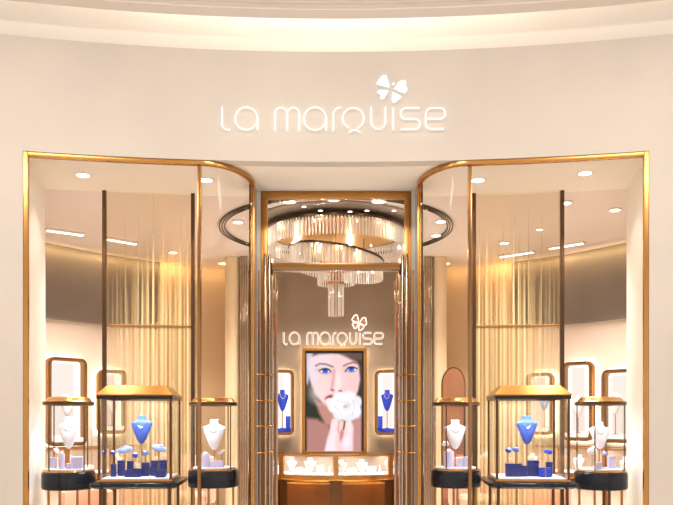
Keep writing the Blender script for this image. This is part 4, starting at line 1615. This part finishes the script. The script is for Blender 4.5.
for k in range(6):
    an = 2 * PI * k / 6 + 0.26
    point('chandelier_light', (0.62 * math.cos(an), CY + 0.62 * math.sin(an), Z1 - 0.09), 5)
for k in range(3):
    an = 2 * PI * k / 3 + 0.6
    x, y = 0.25 * math.cos(an), 0.25 * math.sin(an)
    point('chandelier_light', (x, CY + y, tier2(x, y) - 0.09), 5)
point('chandelier_light', (0, CY + 0.1, Z3 - 0.1), 3.0)
point('chandelier_light', (0, CY, Z4 - 0.1), 1.2, r=0.015)


# ------------------------------------------------------------------ ceiling lamps
def downlight(px, py, label, zc=CEIL, rad=0.045, e=0, target=None, group='round ceiling downlights', m='lamp'):
    D = FPX * (zc - EYE) / (HY - py)
    X = (px - CX) / FPX * D
    root = thing('downlight', label, 'ceiling light', (X, D, zc), 0, group)
    MB().shell(rad, rad + 0.014, -0.006, 0.0115, (0, 0), 24).build('trim_ring', M['ring_light'], root, local=True)
    MB().lathe([(rad, -0.002), (rad, 0.0112)], (0, 0), 24).build('lens', M[m], root, local=True)
    if e:
        spot('downlight_beam', (X, D, zc - 0.012), target or (X, D, 0), e, 110, 0.9)
    return root


dls = [
    (83, 175, 'soffit downlight in the left window above the far left round case', 0.055, 30),
    (206, 180, 'soffit downlight beside the left window mullion', 0.055, 30),
    (478, 180, 'soffit downlight beside the right window mullion', 0.055, 30),
    (585, 173, 'soffit downlight in the right window above the far right round case', 0.055, 30),
    (173, 252.5, 'small downlight seen through the upper left gold screen', 0.05, 10),
    (238, 222, 'downlight inside the ceiling ring left of the chandelier', 0.05, 8),
    (615, 210, 'ceiling downlight above the dark band at far right', 0.05, 14),
    (566, 203, 'ceiling downlight behind the outer post of right gold screen', 0.05, 12),
    (539.5, 229.5, 'small downlight seen through the right part of right gold screen', 0.035, 6),
    (504.5, 243, 'small downlight seen through the middle of right gold screen', 0.05, 8),
    (441, 221.5, 'downlight inside the ceiling ring right of the chandelier, front one', 0.05, 8),
    (436, 235.5, 'downlight inside the ceiling ring right of the chandelier, rear one', 0.05, 8),
    (289, 201.5, 'left one of three downlights just above the chandelier front', 0.06, 8),
    (333.5, 199.5, 'middle one of three downlights just above the chandelier front', 0.05, 8),
    (379, 201, 'right one of three downlights just above the chandelier front', 0.065, 8),
]
for px, py, lab, rad, e in dls:
    downlight(px, py, lab, rad=rad, e=e)
for px, nm in ((224.5, 'left'), (443.5, 'right')):
    downlight(px, 263.5, 'wide glowing gold downlight in front of the %s cream pilaster' % nm, rad=0.085, e=0, m='lamp_gold', group='wide gold downlights')
for i, px in enumerate((304, 320.5, 350, 367, 394)):
    py = (206, 210, 211, 210, 210)[i]
    zc = CEIL - 0.0125
    D = FPX * (zc - EYE) / (HY - py)
    X = (px - CX) / FPX * D
    root = thing('downlight', 'small spot set in the smoked chandelier plate, %s from left' % ('first', 'second', 'third', 'fourth', 'fifth')[i], 'ceiling light', (X, D, zc), 0, 'small spots in the chandelier plate')
    MB().shell(0.022, 0.032, -0.008, 0.0, (0, 0), 20).build('trim_ring', M['gold'], root, local=True)
    MB().lathe([(0.021, -0.006), (0.021, 0.0)], (0, 0), 20).build('lens', M['lamp'], root, local=True)

# linear lights
for (pa, pb, lab) in (((47, 229.5), (83, 234.5), 'outer line light on the left ceiling, left of the dark post'),
                      ((107, 238.5), (136, 243.5), 'inner line light on the left ceiling, seen through the gold screen'),
                      ((500, 256.5), (533, 251.5), 'inner line light on the right ceiling, seen through the gold screen'),
                      ((550, 248), (583, 242.5), 'outer line light on the right ceiling, right of the dark post')):
    P = []
    for px, py in (pa, pb):
        D = FPX * (CEIL - EYE) / (HY - py)
        P.append(((px - CX) / FPX * D, D))
    c = ((P[0][0] + P[1][0]) / 2, (P[0][1] + P[1][1]) / 2)
    ln = math.hypot(P[1][0] - P[0][0], P[1][1] - P[0][1])
    an = math.atan2(P[1][1] - P[0][1], P[1][0] - P[0][0])
    root = thing('linear_light', lab, 'ceiling light', (c[0], c[1], CEIL), an, 'line lights on the ceiling')
    MB().box(-ln / 2 - 0.01, ln / 2 + 0.01, -0.04, 0.04, -0.012, 0.0115).build('housing', M['ring_light'], root, local=True, bevel=0.003)
    MB().box(-ln / 2, ln / 2, -0.028, 0.028, -0.015, -0.0122).build('diffuser', M['lamp_line'], root, local=True)
